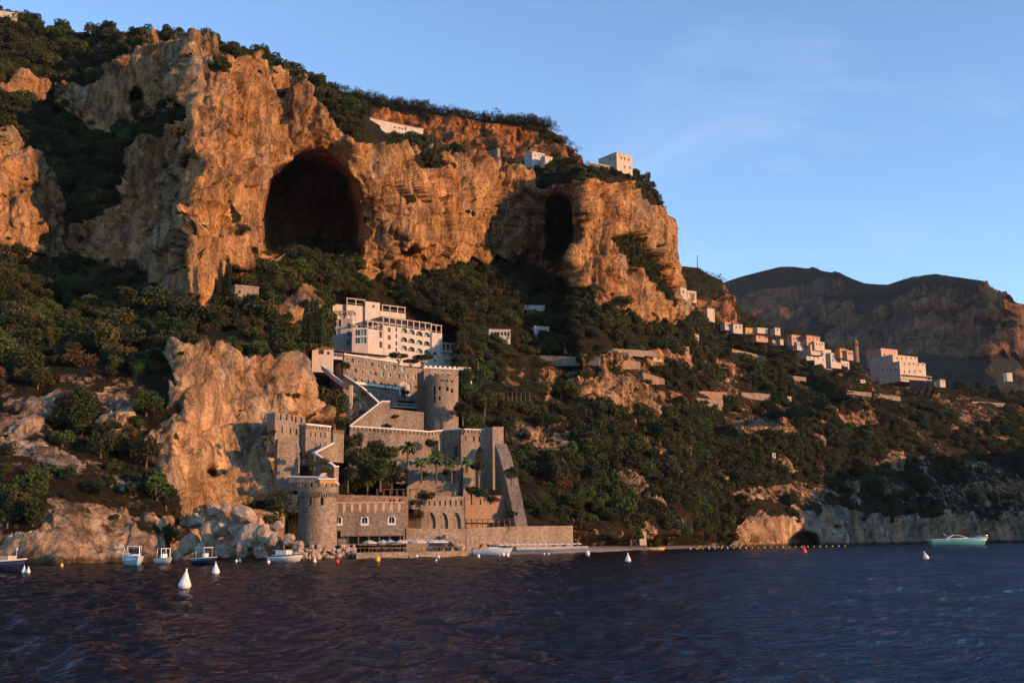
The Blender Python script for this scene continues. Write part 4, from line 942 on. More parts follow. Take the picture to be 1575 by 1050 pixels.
def low_pergola(label, x0, x1, y, D, dp=3.5, h=2.2, n=6, M=None, roofM=None, D1=None):
    a = W(x0, y, D); b = W(x1, y, D1 or D); yaw = math.degrees(math.atan2(b[1]-a[1], b[0]-a[0])); fr = Fr(x0, y, D, yaw); L = float(np.hypot(b[0]-a[0], b[1]-a[1]))
    root = empty('pergola', (a[0], a[1], a[2]-h), label, 'pergola'); q = MB()
    for k in range(n+1):
        for t in (0, dp): s = L*k/n; fbox(q, fr, s-.08, s+.08, t-.08, t+.08, a[2]-h-.6, a[2]-.15)
    q.build('posts', M or M_WOOD, root); q = MB()
    m_ = max(4, int(L/.7))
    for k in range(m_+1): s = L*k/m_; fbox(q, fr, s-.12, s+.12, -.4, dp+.4, a[2]-.1, a[2]+.04)
    fbox(q, fr, -.2, L+.2, -.08, .08, a[2]-.14, a[2]-.102); fbox(q, fr, -.2, L+.2, dp-.08, dp+.08, a[2]-.14, a[2]-.102)
    q.build('roof_slats', roofM or M_PLUM, root); return root
low_pergola('dark wooden pergola between the waterfront building and the pointed arches', 626, 647, 797, 264, 3)
low_pergola('thin wooden pergola along the foot of the wall right of the pointed arches', 716, 793, 798, 278, 3, n=9)
low_pergola('reddish wooden pergola above the waterfront building', 580, 640, 752, 264, 3, M=M_WOOD)
low_pergola('wooden pergola on the terraced slope right of the round stone tower', 775, 815, 603, 372, 4)
low_pergola('red roofed pergola on the high terraces under the right bluff', 990, 1036, 519, 0 or 500, 5, M=M_CREAM, roofM=M_TILE)
stonewall('terrace_parapet', 'white parapet terrace right of the round tower top', [(704, 584, 352), (726, 586, 356)], 590, M=M_WHITE, th=2.0, base=.5)
house('garden_loggia', 'small white loggia among trees right of the round tower', 'loggia', 733, 735, 747, 574, 585, None, 25, wins=[(739, 579, 1.0, 1.8), (744, 579, 1.0, 1.8)], dmin=3)
house('garden_loggia', 'white loggia with dark openings directly right of the hotel terrace', 'loggia', 703, 704, 724, 565, 580, 384, 25, wins=[(708, 573, 1.1, 1.8), (714, 573, 1.1, 1.8), (720, 573, 1.1, 1.8)], dmin=4)
# scattered terrace walls on the slopes, set just in front of the ground they hold up
def terrace(label, x0, y0, x1, y1, hpx, M=None, n=4, **kw):
    pts = []
    for k in range(n+1):
        t = k/n; x = x0+(x1-x0)*t; y = y0+(y1-y0)*t; h = hit(x, y+hpx*.6)
        pts.append((x, y+random.uniform(-.5, .5), (h.y-1.8) if h else 500))
    ds = [p[2] for p in pts]; d0, d1 = (ds[0]+ds[1])/2, (ds[-1]+ds[-2])/2; pts = [(p[0], p[1], d0+(d1-d0)*k/n) for k, p in enumerate(pts)]
    return stonewall('terrace_wall', label, pts, (y0+y1)/2+hpx, cat='wall', M=M or M_STONE, group='terrace walls on the hillside', base=1.5, th=.8, **kw)
T = [('long stone terrace wall low on the right slope beside the orange earth', 1062, 600, 1118, 603, 7), ('stone terrace wall continuing right of a round bush', 1140, 603, 1190, 606, 7),
     ('second stone terrace wall just under the long one', 1064, 612, 1112, 615, 9), ('ruined stone terrace wall with dark gaps under the hamlet', 1126, 536, 1178, 548, 10),
     ('stone terrace wall below the white colonnaded house', 830, 547, 922, 549, 8), ('short orange terrace wall on the mid slope', 955, 553, 985, 556, 7), ('short stone terrace wall above orange earth', 988, 572, 1022, 582, 8),
     ('stone terrace wall beneath the red roofed pergola', 940, 525, 1060, 533, 5), ('small stone wall at the foot of the left cliff near the woods', 228, 420, 268, 424, 16),
     ('narrow terrace wall under the long low white house', 935, 535, 1010, 540, 4), ('small terrace wall on the green vineyards', 1300, 600, 1340, 603, 5), ('second terrace wall on the green vineyards', 1345, 606, 1385, 609, 5),
     ('terrace wall near the far right edge', 1495, 617, 1545, 620, 5), ('terrace wall above the cave path', 405, 455, 460, 470, 6), ('terrace wall left of the hotel roof', 450, 470, 505, 480, 5), ('sunlit terrace wall behind the hotel roof pergola', 468, 452, 505, 462, 5),
     ('pale terrace wall beneath the square clifftop house', 906, 250, 968, 262, 11), ('low clifftop wall between the small tower and the clifftop cottage', 772, 249, 880, 249, 5),
     ('grey terrace wall under the large cream hotel', 1398, 584, 1436, 587, 4), ('stone wall under the far apartments', 1200, 575, 1240, 580, 4)]
for t_ in T: terrace(*t_, M=M_STONEG if 'grey' in t_[0] else (M_BRICKR if 'orange' in t_[0] or 'sunlit' in t_[0] else None), cap=.2 if 'pale' in t_[0] else None)
# ================================================================== houses
def H(*a, **k): return house(*a, **k)[0]
_r, fr, s1, zt, zb, dp = house('long_house', 'long white two-storey house under the orange ridge above the great cave', 'house', 563, 568.5, 641, 181, 206, 474, 34, roof='gable', dmin=9,
      wins=[(574.5, 184, .8, 1.1), (585.5, 186, .8, 1.1), (599, 189, .8, 1.1), (612, 192, .8, 1.1), (624, 198, .7, 1.8), (607, 196, 1.2, .6), (614, 197.2, 1.2, .6), (619, 198, 1.0, .6)], sink=6)
H('annex_house', 'low white lean-to at the right end of the long clifftop house', 'house', 640, 641, 651, 197, 208, 490, 30, roof='flat', sink=6)
H('clifftop_house', 'square cream battlemented house at the edge of the right bluff', 'house', 921, 949, 972.5, 235, 263, 515, 38, M=M_CREAM, wins=[(956, 243), (961, 244), (967, 246), (961, 257), (969, 258)], left=[(931, 243), (939, 244), (945, 243)], sink=1.2, wsz=(.8, 1.2), par=.6)
H('clifftop_cottage', 'small white gabled cottage against the orange ridge on the clifftop', 'house', 806, 818.5, 838, 233, 249, 530, 35, M=M_WHITE, wins=[(823, 239), (829, 239), (834, 240)], roof='flat', sink=6, wsz=(.7, .8))
H('clifftop_shed', 'low cream shed right of the clifftop cottage', 'shed', 836, 838.5, 850, 240, 250, 527, 35, M=M_CREAM, roof='flat', sink=5)
H('watch_tower', 'small grey stone watch tower on the rim between the two cliffs', 'tower', 749, 765, 769.5, 228, 250, 520, 40, M=M_STONEG, sink=1.2)
H('stone_house', 'square orange stone house with battlements beside the cypresses', 'house', 357, 361, 398, 440, 468, 322, 30, M=M_STONE, wins=[(375, 456), (382, 457), (368, 449)], sink=5, par=.9, wsz=(.7, 1.0), dmin=7)
H('gatehouse', 'small white loggia house at the left of the hotel terrace', 'house', 474, 480, 513, 536, 547, 346, 20, wins=[(484, 540, 1.6, 1.4), (494, 541, 1.6, 1.4), (505, 543, .8, .9)], sink=5, tile=M_TILE, roof='hip')
H('white_shed', 'small white shed on the slope left of the hotel', 'shed', 403, 405, 424, 482, 490, None, 20, sink=2, dmin=3)
H('colonnade_house', 'low white house with red railings left of the white pavilion', 'house', 750, 752, 785, 507, 520, None, 8, wins=[(757+k*5, 513, .9, 1.4) for k in range(6)], sink=1.2, dmin=7)
H('pavilion', 'white octagonal looking pavilion with pale windows on the dark slope', 'pavilion', 798, 822, 845, 502, 517, None, 18, wins=[(827, 508), (833, 508), (839, 509)], left=[(805, 507), (812, 508)], sink=1.2, wsz=(.9, 1.2), glass=M_TEAL)
H('long_low_house', 'long low white house with small dark windows in the middle of the slope', 'house', 863, 868, 936, 525, 537, None, 6, wins=[(877+k*9, 531, .8, .8) for k in range(6)], sink=1.2, dmin=7, par=.3)
H('white_shed', 'thin white roofed shed on the dark slope below the second cleft', 'shed', 804, 806, 838, 470, 474, None, 4, sink=2, dmin=4)
H('bluff_house', 'white house with an orange wing behind the right bluff', 'house', 1043, 1047, 1056, 443, 456, None, 30, sink=1.2, wins=[(1051, 449)])
H('bluff_annex', 'orange wing of the white house behind the right bluff', 'house', 1055, 1057, 1071, 447, 458, None, 30, M=M_CREAM, sink=1.2, wins=[(1062, 452), (1067, 453)])
H('slope_house', 'little cream house at the skyline of the right slope', 'house', 1085, 1088, 1099, 474, 480, None, 30, M=M_CREAM, sink=6, wins=[(1093, 474)])
HM = [('white cube house at the top left of the hamlet', 1113, 1115, 1124, 496, 502, M_WHITE), ('white stepped house in the middle of the hamlet', 1125, 1128, 1142, 498, 507, M_WHITE),
      ('ochre house with a flat roof at the right of the hamlet', 1144, 1147, 1162, 504, 518, M_OCHRE), ('low pale house right of the ochre house', 1161, 1163, 1181, 516, 520, M_PINK),
      ('low white wall-like house above the ochre house', 1164, 1165, 1181, 504, 507, M_WHITE), ('small white house standing alone above the village road', 1190, 1192, 1200, 504, 510, M_WHITE),
      ('white domed looking house below the hamlet', 1180, 1184, 1193, 523, 530, M_WHITE), ('tiny white hut right of the domed house', 1199, 1200, 1205, 522, 525, M_WHITE)]
for i, (lb, a, b, c, y0, y1, M_) in enumerate(HM): H('hamlet_house', lb, 'house', a, b, c, y0, y1, None, 25, M=M_, sink=1.2, wins=[(b+(c-b)*f, (y0+y1)/2+.5, 1.0, 1.3) for f in ((.3, .7) if c-b > 8 else (.5,))], roof='hip' if i in (1, 3, 5) else 'flat', group='houses of the hamlet on the right ridge', dmin=5)
VM = [('pink and white house at the upper left of the village', 1211, 1218, 1232, 515, 526, M_PINK, 0), ('small white house under the upper pink house', 1222, 1226, 1237, 526, 533, M_WHITE, -2), ('long pink house at the top of the village', 1234, 1241, 1261, 516, 526, M_PINK, 5),
      ('pale house tucked under the long pink house', 1249, 1253, 1268, 525, 533, M_CREAM, 0), ('cream house in the middle row of the village', 1238, 1247, 1265, 529, 540, M_CREAM, -6),
      ('big white house with tall dark openings at the front of the village', 1226, 1241, 1263, 534, 559, M_WHITE, -14), ('tall white house right of the big white one', 1258, 1263, 1279, 537, 562, M_WHITE, -10),
      ('white house with a dark terrace opening in the village', 1274, 1278, 1293, 543, 560, M_WHITE, -8), ('bluish white house at the right end of the village', 1282, 1292, 1306, 547, 568, M_WHITE, -10),
      ('ochre house left of the church tower', 1289, 1292, 1302, 536, 545, M_OCHRE, 4), ('small pink house beside the church tower', 1301, 1303, 1312, 539, 548, M_PINK, 0)]
hb = hit(1260, 575); VD = (hb.y if hb else 640)
for i, (lb, a, b, c, y0, y1, M_, dd) in enumerate(VM):
    ww = [(b+(c-b)*f, y0+(y1-y0)*g, .9, 1.3) for g in ((.3, .65) if y1-y0 > 14 else (.5,)) for f in (.2, .5, .8)]
    H('village_house', lb, 'house', a, b, c, y0, y1, None, 33, M=M_, roof='hip' if i in (2, 4, 9) else 'flat', sink=1.2, wins=ww, left=[(a+(b-a)*.5, y0+(y1-y0)*.4)], group='houses of the ridge village', par=.4)
for lb, a, b, c, y0, y1 in (('small pale shed among the terraces left of the village vineyards', 1204, 1206, 1217, 610, 615), ('small white hut on the slope right of the cream hotel', 1444, 1446, 1454, 584, 590), ('tiny pale hut low on the dark right slope', 1187, 1188, 1193, 697, 703),
    ('white hut above the stone terrace walls', 1003, 1004, 1018, 546, 551), ('small cream house left of the ruined terrace wall', 1060, 1063, 1075, 513, 520), ('tiny white hut on the upper right slope', 1094, 1095, 1102, 520, 525), ('small white house on the vineyards terrace', 1322, 1324, 1331, 584, 589)):
    H('hillside_hut', lb, 'hut', a, b, c, y0, y1, None, 20, sink=1.0, dmin=4, wins=[((b+c)/2, (y0+y1)/2, .8, .9)], roof='hip' if 'cream' in lb else 'flat')
# church tower
ct = W(1316.5, 545, VD+30); r_ = empty('church_tower', tuple(ct), 'round topped brick church tower rising behind the village', 'tower'); zt_ = W(1316.5, 527, VD+30)[2]
q = MB(); q.lathe([(2.2, -6), (2.2, zt_-ct[2]), (2.5, zt_-ct[2]+.1), (2.5, zt_-ct[2]+.6)], 10, tuple(ct)); q.build('shaft', M_BRICKR, r_)
q = MB(); q.lathe([(1.7, .6), (1.6, 1.6), (1.0, 2.4), (.05, 2.9)], 10, (ct[0], ct[1], zt_)); q.build('dome', M_STONEG, r_)
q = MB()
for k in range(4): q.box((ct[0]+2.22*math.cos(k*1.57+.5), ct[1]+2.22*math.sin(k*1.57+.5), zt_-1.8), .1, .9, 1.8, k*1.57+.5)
q.build('belfry_dark_panel', M_DARK, r_)  # dark panels on the solid shaft, colour standing in for shaded belfry openings
# large cream hotel on the right ridge
D_ = (hit(1388, 582).y if hit(1388, 582) else 700)+4
bh = empty('cream_hotel', tuple(W(1377, 578, D_)), 'large cream hotel of three stepped storeys on the right ridge above green vineyards', 'hotel')
def sub(xl, xc, xr, yt, yb, D, yaw, M, wins, left, nm):
    fr = Fr(xc, yb, D, yaw); zt = fr.uv(xc, yt)[1]; s1 = fr.uv(xr, (yt+yb)/2)[0]; dp = min(max(fr.side(xl), 5), 45); zb = min([fr.O[2]-1.5]+[max((ground(*fr.w(a_, b_, 0)[:2]) or 0)-.6, fr.O[2]-2.5) for a_, b_ in ((0, 0), (s1, 0), (0, dp), (s1/2, 0))])
    ps = [rect(*fr.uv(x, y), 1.1, 1.7) for x, y in wins]; ps = [p for p in ps if p[0][0] > .2 and p[1][0] < s1-.2]
    fl = Fr(xc, yb, D, yaw); fl.u = fr.n*-1; fl.n = fr.u*-1; lp = [rect(*fl.uv(x, y), 1.0, 1.6) for x, y in left]; lp = [p for p in lp if p[0][0] > .6 and p[1][0] < dp-.2]
    q = MB(); slab(q, fr, [(0, zb), (s1, zb), (s1, zt), (0, zt)], ps, 0, .4); slab(q, fl, [(.403, zb), (dp, zb), (dp, zt), (.403, zt)], lp, 0, .35)
    fbox(q, fr, .353, s1, .403, dp, zb, zt-.4); fbox(q, fr, -.2, s1+.2, -.2, dp, zt+.002, zt+.3); o = q.build(nm, M, bh)
    for p in ps: window(o, fr, p, .3, M_GLASS, M_TRIM, .08, bars=False)
    for p in lp: window(o, fl, p, .3, M_GLASS, M_TRIM, .08, bars=False)
sub(1333, 1356, 1381, 536, 556, D_+16, 30, M_PINK, [(1360, 545), (1368, 546), (1376, 547)], [(1340, 548), (1347, 547)], 'rear_wing')
sub(1339, 1375, 1412, 546, 576, D_+6, 30, M_CREAM, [(1380+k*7, 551) for k in range(5)], [(1350+k*7, 555) for k in range(3)], 'upper_storey')
sub(1352, 1385, 1424, 556, 580, D_-2, 30, M_CREAM, [(1391+k*7, 560) for k in range(5)]+[(1391+k*8, 571) for k in range(4)], [(1357+k*7, 568) for k in range(4)], 'lower_storey')
fr = Fr(1392, 578, D_-4, 30); s1 = fr.uv(1433, 578)[0]; z = fr.O[2]; q = MB(); fbox(q, fr, 0, s1, 0, 3.6, z+.8, z+1.1)
for k in range(8): fbox(q, fr, s1*k/7.2, s1*k/7.2+.25, .1, .35, z-1.2, z+.8)
fbox(q, fr, 0, s1, .05, .2, z-1.4, z-1.0); q.build('terrace_pergola', M_CREAM, bh)
H('hilltop_house', 'white house cut by the photo edge at the top left skyline', 'house', -40, -38, 27, 12, 24, 500, 20, sink=6, wins=[(6, 17), (14, 17)])
H('hilltop_shed', 'small cream hut below the skyline house at top left', 'shed', 26, 28, 43, 46, 55, None, 25, M=M_CREAM, sink=1.2, dmin=4)
H('distant_house', 'tiny white house on the dark far slope at the right edge', 'house', 1548, 1549, 1557, 573, 579, 1900, 20, sink=8, dmin=8)
H('beach_hut', 'tiny cream hut at the back of the beach', 'hut', 983, 984, 994, 818, 832, Dw(990, 846)+22, 10, M=M_CREAM, sink=1.2, dmin=3, wins=[(989, 825, .8, 1.2)])
# ================================================================== poles on the slopes
for lb, x, y0, y1 in (('thin pole on the dark slope above the white pavilion', 786, 476, 497), ('thin utility pole near the middle of the wooded slope', 1073, 393, 409), ('white gatepost like pole right of the round tower garden', 757, 593, 600)):
    h = hit(x, y1); D = h.y if h is not None and y1 > 410 else 1000; b = W(x, y1, D); t = W(x, y0, D); r_ = empty('utility_pole', tuple(b), lb, 'pole')
    q = MB(); q.tube([(b[0], b[1], b[2]-1.5), (b[0], b[1], t[2])], [.22*D/450, .12*D/450], 6); q.build('shaft', M_CREAM if 'white' in lb else M_WOOD, r_)
    q = MB(); q.box((b[0], b[1], t[2]-.6), 1.6*D/600, .12, .15); q.build('crossarm', M_WOOD, r_)
# ================================================================== boulders
from mathutils.noise import noise as mnoise
def boulder_mesh(name, seed, sub=3, ch=9):
    bpy.context.view_layer.update(); bm_ = __import__('bmesh'); b = bm_.new(); bm_.ops.create_icosphere(b, subdivisions=sub+1, radius=1); r_ = random.Random(seed)
    pl = [(Vector((r_.gauss(0, 1), r_.gauss(0, 1), r_.gauss(0, 1))).normalized(), r_.uniform(.50, .80)) for _ in range(ch)]
    for v in b.verts:
        for n_, d in pl:
            e = v.co.dot(n_)-d
            if e > 0: v.co -= n_*e
        v.co *= 1+.10*mnoise(v.co*1.6+Vector((seed, 0, 0)))+.05*mnoise(v.co*5+Vector((seed, 3, 0)))
    me = bpy.data.meshes.new(name); b.to_mesh(me); b.free(); me.materials.append(M_BOUL); return me
BM = [boulder_mesh('boulder', i*7.3+1, 3, 15+i) for i in range(6)]
def boulder(px, py, rpx, label, D=None, group='fallen boulders at the waterfront', sy=1.0, sz=.9, k=None):
    D = D or (Dw(px, 862)+3+(862-py)*.12); c = W(px, py, D); r = rpx*D/FPX*1.32; o = bpy.data.objects.new('boulder', BM[random.randrange(6) if k is None else k]); COL.objects.link(o)
    o.location = c; o.scale = (r, r*sy, r*sz); o.rotation_euler = (random.uniform(-.5, .5), random.uniform(-.5, .5), random.uniform(0, 6)); return tag(o, label, 'boulder', group)
big = [(384, 829, 23, 'tallest pale boulder in the middle of the heap'), (376, 798, 20, 'broad boulder topping the middle of the heap'), (326, 820, 17, 'upright boulder above the navy boat canopy'), (347, 812, 16, 'grey boulder behind the middle of the heap'),
       (412, 822, 13, 'rounded boulder at the right of the heap'), (424, 834, 12, 'boulder just above the cream motorboat'), (400, 808, 12, 'boulder at the upper right of the heap'), (288, 838, 16, 'low grey boulder left of the navy boat'),
       (328, 783, 10, 'small boulder at the upper left of the heap'), (346, 784, 9, 'round pale boulder next to the upper left one'), (300, 800, 14, 'boulder leaning on the lit cliff foot'), (275, 855, 9, 'waterline boulder between the small white boat and navy boat'),
       (345, 848, 13, 'waterline boulder right of the navy boat'), (372, 848, 13, 'dark waterline boulder under the tallest one'), (400, 846, 12, 'waterline boulder left of the cream motorboat'), (446, 828, 11, 'pinkish boulder above the cream motorboat cabin'),
       (460, 838, 10, 'boulder right of the cream motorboat'), (430, 808, 9, 'small brown rock at the right end of the heap'), (310, 845, 10, 'waterline boulder behind the navy boat'), (362, 815, 13, 'boulder wedged in the middle of the heap'),
       (246, 850, 9, 'boulder behind the small white boat'), (150, 858, 8, 'low boulder at the left waterline'), (182, 850, 12, 'bluish boulder behind the first motorboat'), (80, 861, 8, 'pale flat rock at the left waterline'), (40, 862, 7, 'flat bluish rock near the left navy boat'), (166, 845, 10, 'bluish rock left of the first motorboat')]
for i, (x, y, r, lb) in enumerate(big): boulder(x, y, r, lb, sz=.95, sy=.9)
n = 0
for x in np.arange(452, 612, 6.0):
    for row in range(4 if x < 545 else 1):
        if random.random() < .12: continue
        xx_ = x+random.uniform(-2.5, 2.5); yb_ = 858.5-(x-470)*.018; y = yb_-2-row*5.0+random.uniform(-1.2, 1.2)
        boulder(xx_, y, random.uniform(2.8, 5.2) if x < 545 else random.uniform(2, 3), 'small riprap boulder in the strip under the round waterfront tower', Dw(xx_, yb_)-1+row*1.7, 'riprap boulders under the round waterfront tower', sz=.85)
for x, y, r in ((690, 836, 11), (676, 838, 8), (703, 838, 8), (690, 845, 7), (710, 843, 5), (672, 846, 5), (684, 829, 7)): boulder(x, y, r, 'boulder of the small rock heap among the beach umbrellas', Dw(x, 853), 'rock heap among the beach umbrellas')
for x in np.arange(1075, 1140, 7): boulder(x, 841.5-(x-1075)*.03, random.uniform(2.5, 4.5), 'low dark rock at the end of the beach', Dw(x, 843-(x-1075)*.03), 'low dark rocks at the end of the beach', sz=.5)
# ================================================================== beach club
def terrace_deck():
    a = WZ(548, 857.5); b = WZ(716, 854.5); r_ = empty('seaside_deck', tuple(a), 'pale stone deck holding the umbrellas by the water', 'deck'); q = MB()
    d = np.array([0, 1.0]); q.hexa([(a[0], a[1], -1), (b[0], b[1], -1), (b[0], b[1]+16, -1), (a[0], a[1]+14, -1), (a[0], a[1], 1.0), (b[0], b[1], 1.0), (b[0], b[1]+16, 1.0), (a[0], a[1]+14, 1.0)]); q.build('deck_slab', M_STONE, r_)
    q = MB(); 
    for k in range(30):
        t = k/29; x = a[0]+(b[0]-a[0])*t; y = a[1]+(b[1]-a[1])*t+.2; q.box((x, y, 1.45), .08, .08, .88)
    q.tube([(a[0], a[1]+.2, 1.9), (b[0], b[1]+.2, 1.9)], .05, 4); q.build('railing', M_WOOD, r_)
terrace_deck()
def mk_umb(loc, r=1.5, h=2.4):
    root = bpy.data.objects.new('beach_umbrella', None); COL.objects.link(root); q = MB(); q.tube([(0, 0, 0), (0, 0, h)], .04, 5); q.build('pole', M_WOOD, root)
    q = MB(); n = 8; vs = [(0, 0, h+.05)]
    for i in range(n): a = 2*math.pi*i/n; vs.append((r*math.cos(a), r*math.sin(a), h-.5))
    for i in range(n): a = 2*math.pi*i/n; vs.append((r*math.cos(a), r*math.sin(a), h-.68))
    q.add(vs, [(0, 1+i, 1+(i+1) % n) for i in range(n)]+[(1+i, 1+n+i, 1+n+(i+1) % n, 1+(i+1) % n) for i in range(n)]); q.build('canopy', M_FAB, root)
    root.location = loc; return root
def dup(o, loc, rz=0, sc=None):
    c = o.copy(); COL.objects.link(c); c.location = loc; c.rotation_euler = (0, 0, rz)
    if sc: c.scale = (sc, sc, sc)
    for ch in o.children:
        d = ch.copy(); COL.objects.link(d); d.parent = c
        for g in ch.children: e = g.copy(); COL.objects.link(e); e.parent = d
    return c
U0_ = None
ul = [(568, 'leftmost of the open umbrellas in front of the waterfront building'), (590, 'second umbrella in front of the waterfront building'), (600, 'third umbrella in front of the waterfront building')]
spots = [(568, 836, 8, ul[0][1]), (589, 836, 8, ul[1][1]), (600, 835, 7, ul[2][1])]+[(x, 833.5-(i % 2)*1.5, 4+(i % 3)*3, 'white umbrella in the dense cluster before the shorter sea wall') for i, x in enumerate((616, 623, 633, 641, 649, 656, 664, 671, 679, 645, 629, 660))]
for i, (x, y, dd, lb) in enumerate(spots):
    D = Dw(x, 857.5-(x-548)*.018)+dd+2; p = W(x, y, D); z = 1.0; loc = (p[0], p[1], z); sc = 1.0
    if U0_ is None: U0_ = mk_umb(loc); o = U0_
    else: o = dup(U0_, loc, random.random())
    tag(o, lb, 'umbrella', 'white umbrellas of the beach club' if i < 3 else 'white umbrellas clustered before the shorter sea wall')
for i, x in enumerate(np.arange(768, 892, 8.6)):
    D = Dw(x, np.interp(x, [b[0] for b in bp], [b[2] for b in bp]))+8.5; p = W(x, 836, D); tag(dup(U0_, (p[0], p[1], .75), random.random(), .72), 'low white umbrella in the row along the plain sea wall', 'umbrella', 'low white umbrellas along the plain sea wall')
def mk_lounger():
    root = bpy.data.objects.new('sun_lounger', None); COL.objects.link(root); q = MB(); q.box((0, 0, .35), .65, 1.3, .08); q.build('seat', M_FAB, root)
    q = MB(); q.add([(-.32, .66, .32), (.32, .66, .32), (.32, 1.1, .85), (-.32, 1.1, .85), (-.32, .66, .40), (.32, .66, .40), (.32, 1.05, .9), (-.32, 1.05, .9)], [(0, 1, 2, 3), (7, 6, 5, 4), (0, 4, 5, 1), (2, 6, 7, 3), (0, 3, 7, 4), (1, 5, 6, 2)]); q.build('backrest', M_FAB, root)
    q = MB()
    for sx in (-.28, .28):
        for y in (-.55, .6): q.box((sx, y, .155), .05, .05, .31)
    q.build('legs', M_METAL, root); return root
L0 = mk_lounger(); fst = True
for i, x in enumerate(np.arange(797, 905, 4.4)):
    D = Dw(x, np.interp(x, [b[0] for b in bp], [b[2] for b in bp]))+4.6; p = W(x, 840, D); loc = (p[0], p[1], .62)
    if fst: L0.location = loc; o = L0; fst = False
    else: o = dup(L0, loc, random.uniform(-.1, .1))
    tag(o, 'white sun lounger in the row on the gravel beach', 'sun lounger', 'sun loungers in a row on the gravel beach')
# two parasols on the rampart terrace
for x, lb in ((695, 'small white parasol on the rampart terrace at the foot of the round tower'), (706, 'second small white parasol on the rampart terrace, nearer the corner turret')):
    p = W(x, 661, 306); tag(dup(U0_, (p[0], p[1], p[2]-1.9), 0, 1.0), lb, 'parasol')
def table(x, D, lb, grp):
    p = W(x, 848, D); r_ = empty('cafe_table', (p[0], p[1], 1.0), lb, 'table', grp); q = MB(); q.box((p[0], p[1], 1.74), .9, .9, .06); q.build('table_top', M_FAB, r_); q = MB(); q.tube([(p[0], p[1], 1.0), (p[0], p[1], 1.71)], .05, 5); q.build('leg', M_WOOD, r_)
for i, x in enumerate((572, 581, 593, 604, 612, 622, 636, 648, 660)): table(x, Dw(x, 857.5-(x-548)*.018)+1.5+(i % 3)*1.2, 'small white topped cafe table on the seaside deck', 'cafe tables on the seaside deck')
# ================================================================== boats
def hull(mb, L, B, H, dk=None, n=18, rake=.12, flare=.85, tr=.85):
    st = []
    for i in range(n+1):
        t = i/n; u = max(0, (t-.42)/.58); w_ = B/2*(tr+(1-tr)*min(1, t/.42))*(1-u**2.3); zt = H*(1+.32*t*t); kz = -.35*(1-u**3)
        x = -L/2+L*t; xk = x-rake*L*u*u
        w_ = max(w_, .02); st.append([(xk, 0, kz), (xk*.5+x*.5 if 0 else xk+.2*(x-xk), w_*flare*.80, -.02), (x*.6+xk*.4, w_*.94, zt*.55), (x, w_, zt), (x, w_-.06 if w_ > .1 else w_*.5, zt), (x, w_-.08 if w_ > .12 else w_*.4, zt-.12)])
    prof = len(st[0]); vs = []
    for s in st:
        vs += s; vs += [(x, -y, z) for x, y, z in s[1:]]
    m_ = prof*2-1; fs = []
    R = lambda i, j: i*m_+j
    for i in range(n):
        for j in range(prof-1): fs.append((R(i, j), R(i+1, j), R(i+1, j+1), R(i, j+1)))
        l = [0]+list(range(prof, m_))
        for j in range(prof-1): fs.append((R(i, l[j+1]), R(i+1, l[j+1]), R(i+1, l[j]), R(i, l[j])))
        fs.append((R(i, prof-1), R(i+1, prof-1), R(i+1, m_-1), R(i, m_-1)))
    fs.append((R(0, 0), R(0, 1), R(0, 2), R(0, 3), R(0, 4), R(0, 5), R(0, m_-1), R(0, m_-2), R(0, m_-3), R(0, m_-4), R(0, m_-5)))
    mb.add(vs, fs); return lambda t: (B/2*(tr+(1-tr)*min(1, t/.42))*(1-max(0, (t-.42)/.58)**2.3), H*(1+.32*t*t))
def sheer(mb, L, B, H, f, th=.09, n=18):
    for sd in (1, -1):
        pts = [(-L/2+L*i/n, sd*f(i/n)[0], f(i/n)[1]+.02) for i in range(n+1)]; mb.tube(pts, th, 5)
def place(root, px, py, D, heading):
    p = W(px, py, D); root.location = (p[0], p[1], 0); root.rotation_euler = (0, 0, rad(heading))
